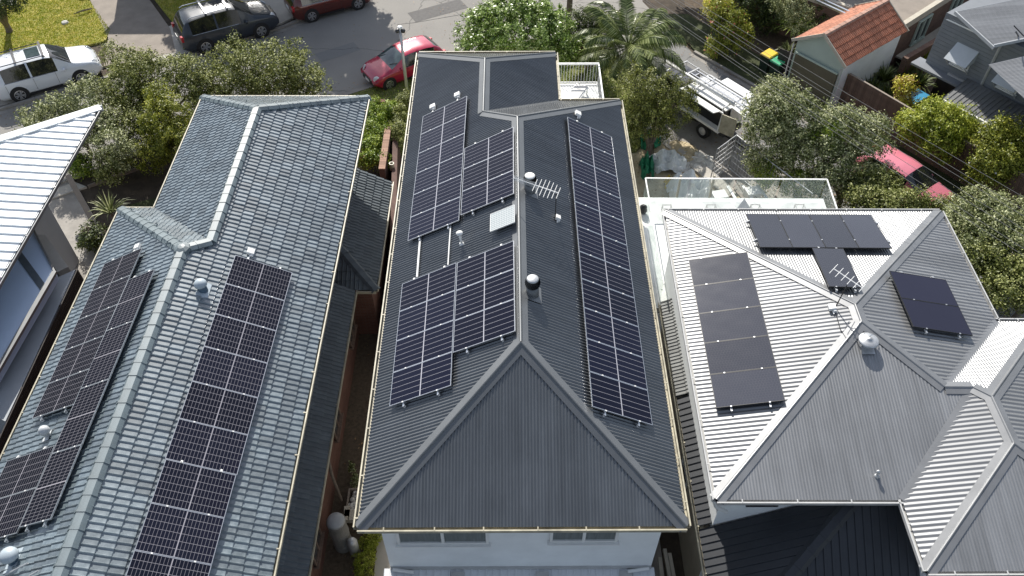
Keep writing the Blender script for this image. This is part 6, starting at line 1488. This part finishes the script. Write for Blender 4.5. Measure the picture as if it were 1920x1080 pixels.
# water tank and things in the alley
tk = gp(648, 1045, GZ)
WT = thing('water_tank', 'slim grey upright water tank with pale dome against the brick wall of the tiled house', 'tank', (-5.28, 2.35, GZ))
MB().lathe((0, 0, 0), [(.27, 0), (.27, .3), (.285, .32), (.27, .34), (.27, .9), (.285, .92), (.27, .94), (.27, 1.5), (.285, 1.53), (.27, 1.56)], 24).build('shell', 'tank_grey', WT, smooth=False, world=False)
MB().lathe((0, 0, 1.56), [(.27, 0), (.24, .08), (.14, .13), (.02, .145)], 24).build('dome', 'tank_dome', WT, smooth=True, world=False)
one('gas_bottle', MB().lathe((-4.9, 2.1, GZ), [(.14, 0), (.15, .05), (.15, .75), (.1, .87), (.03, .9)], 18), 'galv', 'small grey gas bottle beside the water tank', 'gas bottle', smooth=True)
PL_ = thing('planter_box', 'square planter full of white stones in the narrow alley beside the tiled house', 'planter', tuple(gp(671, 940, GZ)))
c = Vector(gp(670, 938, -5.55))
for s in (-1, 1): MB().box((c.x+s*.30, c.y, -5.78), (.04, .84, .44)).build('side', 'wood_grey', PL_); MB().box((c.x, c.y+s*.40, -5.78), (.56, .04, .44)).build('side', 'wood_grey', PL_)
stm = MB().lathe((0, 0, 0), [(.01, -.05), (.06, -.03), (.075, .01), (.05, .05), (.01, .065)], 7); sm_ = mesh_np('stone', stm.v, stm.f); sm_.materials.append(M['stone_white'])
for k in range(70):
    link('stone', sm_, None, PL_, WM[PL_.name].inverted() @ (Matrix.Translation(Vector((c.x+rnd.uniform(-.25, .25), c.y+rnd.uniform(-.36, .36), -5.66+rnd.uniform(-.04, .05)))) @ Matrix.Rotation(rnd.uniform(0, 6), 4, 'Z') @ Matrix.Scale(rnd.uniform(.6, 1.2), 4)))
tree('potted_plant', 'pale succulent in the alley just above the planter box of stones', 'plant', tuple(gp(666, 895, GZ)), [bl(665, 900, -5.7, .16, .2, .14)], 500, 'leaf_grey', size=(.04, .08), clump=.06, stems=0)
tree('potted_plant', 'upper pale succulent in the dark alley between the houses', 'plant', tuple(gp(662, 875, GZ)), [bl(660, 877, -5.7, .14, .2, .14)], 400, 'leaf_grey', size=(.04, .08), clump=.06, stems=0)
for k in range(3):
    p = gp(651+8*(k % 2), 968-7*(k // 2), -5.6); one('stone_block', MB().box(p, (.16, .34, .2), rz=.06*k), 'brick_capping', ['cream stone block beside the planter, nearer the tiled house', 'cream stone block beside the planter, nearer the middle house', 'cream stone block standing on the other two beside the planter'][k], 'block', 'cream stone blocks beside the planter')
# timber posts at the right foot of the middle house
for k, (xa, xb) in enumerate(((1246, 1262), (1255, 1270), (1237, 1245))):
    one('timber_beam', MB().bar(gp(xa, 1030+8*k, -4.7), gp(xb, 1120, -4.7), .1, .1), 'brick_capping', ['pale timber beam by the lower right white wall corner, middle of three', 'pale timber beam by the lower right white wall corner, farthest right', 'pale timber beam by the lower right white wall corner, touching the wall'][k], 'beam', 'pale beams at the right foot of the middle house')
# dark post and timber edging near the white-roofed house
one('leaning_post', MB().bar(gp(128, 330, -4.4), gp(193, 450, -5.6), .22, .2), 'wood_dark', 'long dark timber sleeper slanting along the paved yard', 'timber sleeper')
one('garden_edging', MB().bar(gp(165, 350, -5.9), gp(270, 312, -5.9), .06, .16), 'wood_grey', 'low timber edging along the dark front lawn of the tiled house', 'edging')
one('stone_in_lawn', MB().lathe(gp(122, 43, GZ+.1), [(.01, -.02), (.2, 0), (.16, .08), (.02, .11)], 9), 'stone_white', 'small white stone lying on the sunny lawn', 'stone')
one('pole_shadow_stick', MB().tube([gp(138, 26, -5.8), gp(155, 20, -5.75), gp(172, 16, -5.8)], [.02, .05, .04], 6), 'bark', 'dark stick standing for a pole shadow on the lawn beside the driveway', 'pole shadow')  # dark stick laid on the lawn to stand in for a pole's cast shadow
# building site beside the right house
ZF = thing('temporary_fence', 'thin metal mesh fence panels standing around the corner of the building site beside the truck', 'fence', tuple(gp(1370, 300)))
def tf(a, b, h=1.9):
    A = Vector(gp(*a)); Bq = Vector(gp(*b)); z = Vector((0, 0, h)); f = MB().tube([A, A+z], .022).tube([Bq, Bq+z], .022).tube([A+z, Bq+z], .022).tube([A+z*.06, Bq+z*.06], .02); f.build('frame', 'galv', ZF)
    m = MB(); n = int((Bq-A).length/.16)
    for k in range(1, n): p = A.lerp(Bq, k/n); m.tube([p+z*.06, p+z], .005, 4)
    for k in range(1, 7): m.tube([A+z*k/7, Bq+z*k/7], .005, 4)
    m.build('mesh', 'galv', ZF)
tf((1330, 345), (1350, 330)); tf((1365, 318), (1430, 372)); tf((1430, 372), (1500, 428)); tf((1330, 345), (1365, 318))
for k, (x, y) in enumerate(((1262, 355), (1322, 355))):
    one('site_post', MB().bar(gp(x, y+50), gp(x, y+50)+np.array([0, 0, 2.2]), .08, .08), 'brick_capping', ['pale upright post seen through the glass balustrade, left of the plastic wrapped pile', 'pale upright post seen through the glass balustrade, right of the plastic wrapped pile'][k], 'post')
def crumpled(name, c, r, h, m, label, cat, n=26, seed=0):
    rr = random.Random(seed); mb = MB(); V = []; 
    for i in range(n+1):
        for j in range(n+1):
            u, v = i/n*2-1, j/n*2-1; e = max(0, 1-(u*u*v*v)-.5*(u*u+v*v)); z = h*e**.6*(.75+.5*math.sin(7*u+3*v+seed)*math.cos(5*v-2*u))+rr.uniform(-.04, .05)*e
            V.append((c[0]+u*r[0]+rr.uniform(-.03, .03), c[1]+v*r[1]+rr.uniform(-.03, .03), c[2]+max(z, 0)))
    mb.add(V, [(i*(n+1)+j, (i+1)*(n+1)+j, (i+1)*(n+1)+j+1, i*(n+1)+j+1) for i in range(n) for j in range(n)])
    return one(name, mb, m, label, cat)
crumpled('plastic_wrapped_pile', gp(1292, 372), (.95, 1.2), .9, 'plastic_sheet', 'pile of materials under crumpled clear plastic beside the terrace', 'plastic sheet', seed=2)
crumpled('white_sheet', gp(1250, 308), (.8, .7), .5, 'plastic_sheet', 'crumpled white sheet thrown over bags beside the sand heap', 'sheet', seed=5)
crumpled('sand_heap', gp(1268, 290), (1.0, .9), .22, 'sand', 'low heap of yellow sand behind the crumpled white sheet', 'sand heap', seed=9)
crumpled('rubble_heap', gp(1300, 305), (.9, .7), .18, 'stone_white', 'low heap of pale rubble beside the concrete strip', 'rubble', seed=12)
crumpled('green_tarpaulin', gp(1212, 322), (.3, .6), .8, 'tarp_green', 'green tarpaulin hanging in the shade at the foot of the dark olive green tree', 'tarpaulin', seed=3)
crumpled('green_bag', gp(1218, 272), (.45, .4), .7, 'tarp_green', 'green garden bag under the dark olive green tree', 'bag', seed=4)
crumpled('red_cloth', gp(1228, 268), (.14, .14), .75, 'red_rag', 'small red cloth on the green garden bag', 'cloth', seed=6, n=10)
crumpled('yellow_bucket_rags', gp(1252, 348), (.16, .25), .5, 'yellow_rag', 'small yellow rags behind the glass at the corner of the terrace', 'rags', seed=8, n=12)
for k in range(6):
    a = gp(1350+k*14, 350+rnd.uniform(-4, 8), -5.4); b = gp(1385+k*14, 400+rnd.uniform(-6, 8), -5.2)
    one('timber_offcut', MB().bar(a, b, .12, .06), 'plastic_sheet' if k % 2 else 'wood_grey', '%s %s board from the left among the loose boards behind the glass balustrade' % (ORD[k], 'white' if k % 2 else 'grey'), 'board', 'loose boards behind the glass balustrade')
for k, (x, y) in enumerate(((1348, 372), (1410, 365))):
    one('packing_crate', MB().box(gp(x, y, -5.4), (.6, .5, .5), rz=.2), 'white_plastic', ['white carton behind the glass balustrade next to the wrapped pile', 'white carton behind the glass balustrade farther right'][k], 'carton', bevel=.02)
one('sheet_offcut', MB().slab([gp(1380, 393, tz+.03), gp(1408, 393, tz+.03), gp(1396, 372, tz+.35)], .03), 'render_grey', 'triangular grey offcut leaning on the white terrace floor by the bright roof', 'offcut')
for k, (x, y) in enumerate(((1238, 548), (1242, 556))):
    crumpled('green_rag', gp(x, y, -3.1), (.09, .14), .12, 'tarp_green' if k == 0 else 'black_metal', ['small green rag at the top end of the tiled strip beside the light roof', 'small black bundle at the top end of the tiled strip beside the light roof'][k], 'rag', n=8, seed=k)
one('black_bag', MB().lathe(gp(1205, 398, -2.9), [(.12, 0), (.16, .1), (.13, .28), (.05, .36)], 12), 'black_metal', 'small black bag hanging at the outer edge of the white terrace', 'bag')
# furniture on the balcony
fu = thing('sun_lounger', 'white and grey lounger on the white balcony of the middle house', 'lounger', (2.5, 20.6, bz), 1.1)
MB().box((0, 0, .32), (1.7, .6, .05)).build('seat', 'white_plastic', fu, world=False); MB().box((.25, 0, .36), (1.1, .5, .04)).build('cushion', 'gutter_grey', fu, world=False)
for sx in (-.75, .75):
    for sy in (-.25, .25): MB().box((sx, sy, .15), (.05, .05, .3)).build('leg', 'white_plastic', fu, world=False)
def chair_(x, y, rz, label):
    t = thing('chair', label, 'chair', (x, y, bz), rz, 'white chairs on the balcony')
    MB().box((0, 0, .43), (.46, .46, .04)).build('seat', 'white_plastic', t, world=False); MB().box((-.22, 0, .68), (.04, .46, .45)).build('backrest', 'white_plastic', t, world=False)
    for sx in (-.2, .2):
        for sy in (-.2, .2): MB().box((sx, sy, .21), (.04, .04, .42)).build('leg', 'dark_steel', t, world=False)
chair_(1.75, 19.2, .3, 'white balcony chair nearest the dark roof'); chair_(2.35, 19.0, 2.6, 'white balcony chair next to the lounger'); chair_(3.0, 19.1, 1.6, 'white balcony chair nearest the outer railing')
bt_ = thing('small_table', 'small white table between the balcony chairs', 'table', (2.05, 19.9, bz))
MB().lathe((0, 0, 0), [(.2, 0), (.2, .02), (.03, .03), (.03, .68), (.35, .7), (.35, .73)], 20).build('table_top', 'white_plastic', bt_, world=False)
# houses across the street, beyond the picture
def offhouse(label, cx, cy, wx, wy, eave, rise, ridge_x, rm='roof_dark', wm='render_white'):
    t = thing('house', label, 'house', (cx, cy, GZ)); x0, x1, y0, y1 = cx-wx/2, cx+wx/2, cy-wy/2, cy+wy/2
    MB().prism([(x0+.4, y0+.4), (x1-.4, y0+.4), (x1-.4, y1-.4), (x0+.4, y1-.4)], GZ, eave).build('wall', wm, t)
    if ridge_x: A, Bq = (cx, y0, eave+rise), (cx, y1, eave+rise); R_ = [[(x0, y0, eave), A, Bq, (x0, y1, eave)], [(x1, y0, eave), (x1, y1, eave), Bq, A]]; G_ = [[(x0+.4, y0+.4, eave-.1), (x1-.4, y0+.4, eave-.1), (cx, y0+.4, eave+rise-.15)]]
    else: A, Bq = (x0, cy, eave+rise), (x1, cy, eave+rise); R_ = [[(x0, y0, eave), (x1, y0, eave), Bq, A], [(x0, y1, eave), A, Bq, (x1, y1, eave)]]; G_ = [[(x0+.4, y0+.4, eave-.1), (x0+.4, y1-.4, eave-.1), (x0+.4, cy, eave+rise-.15)]]
    for r_ in R_: MB().slab(r_, .12).build('roof', rm, t)
    for r_ in G_: MB().slab(r_, .1).build('gable', wm, t)
    return t
offhouse('gabled house across the street beyond the top left edge, its shade pointing onto the lawn', -26.0, 46.6, 8, 10, -2.4, 2.2, True)
offhouse('house across the street beyond the top edge behind the street trees', -13, 52, 11, 9, -1.5, 2.4, False)
offhouse('carport building beyond the top edge whose shade lies over the wide driveway', -21.1, 41.2, 4.8, 7.4, -.7, 1.2, False)
offhouse('house beyond the top right edge behind the dark garden', 16.5, 42.5, 8, 8, -.6, 2.2, False, 'tile_orange')
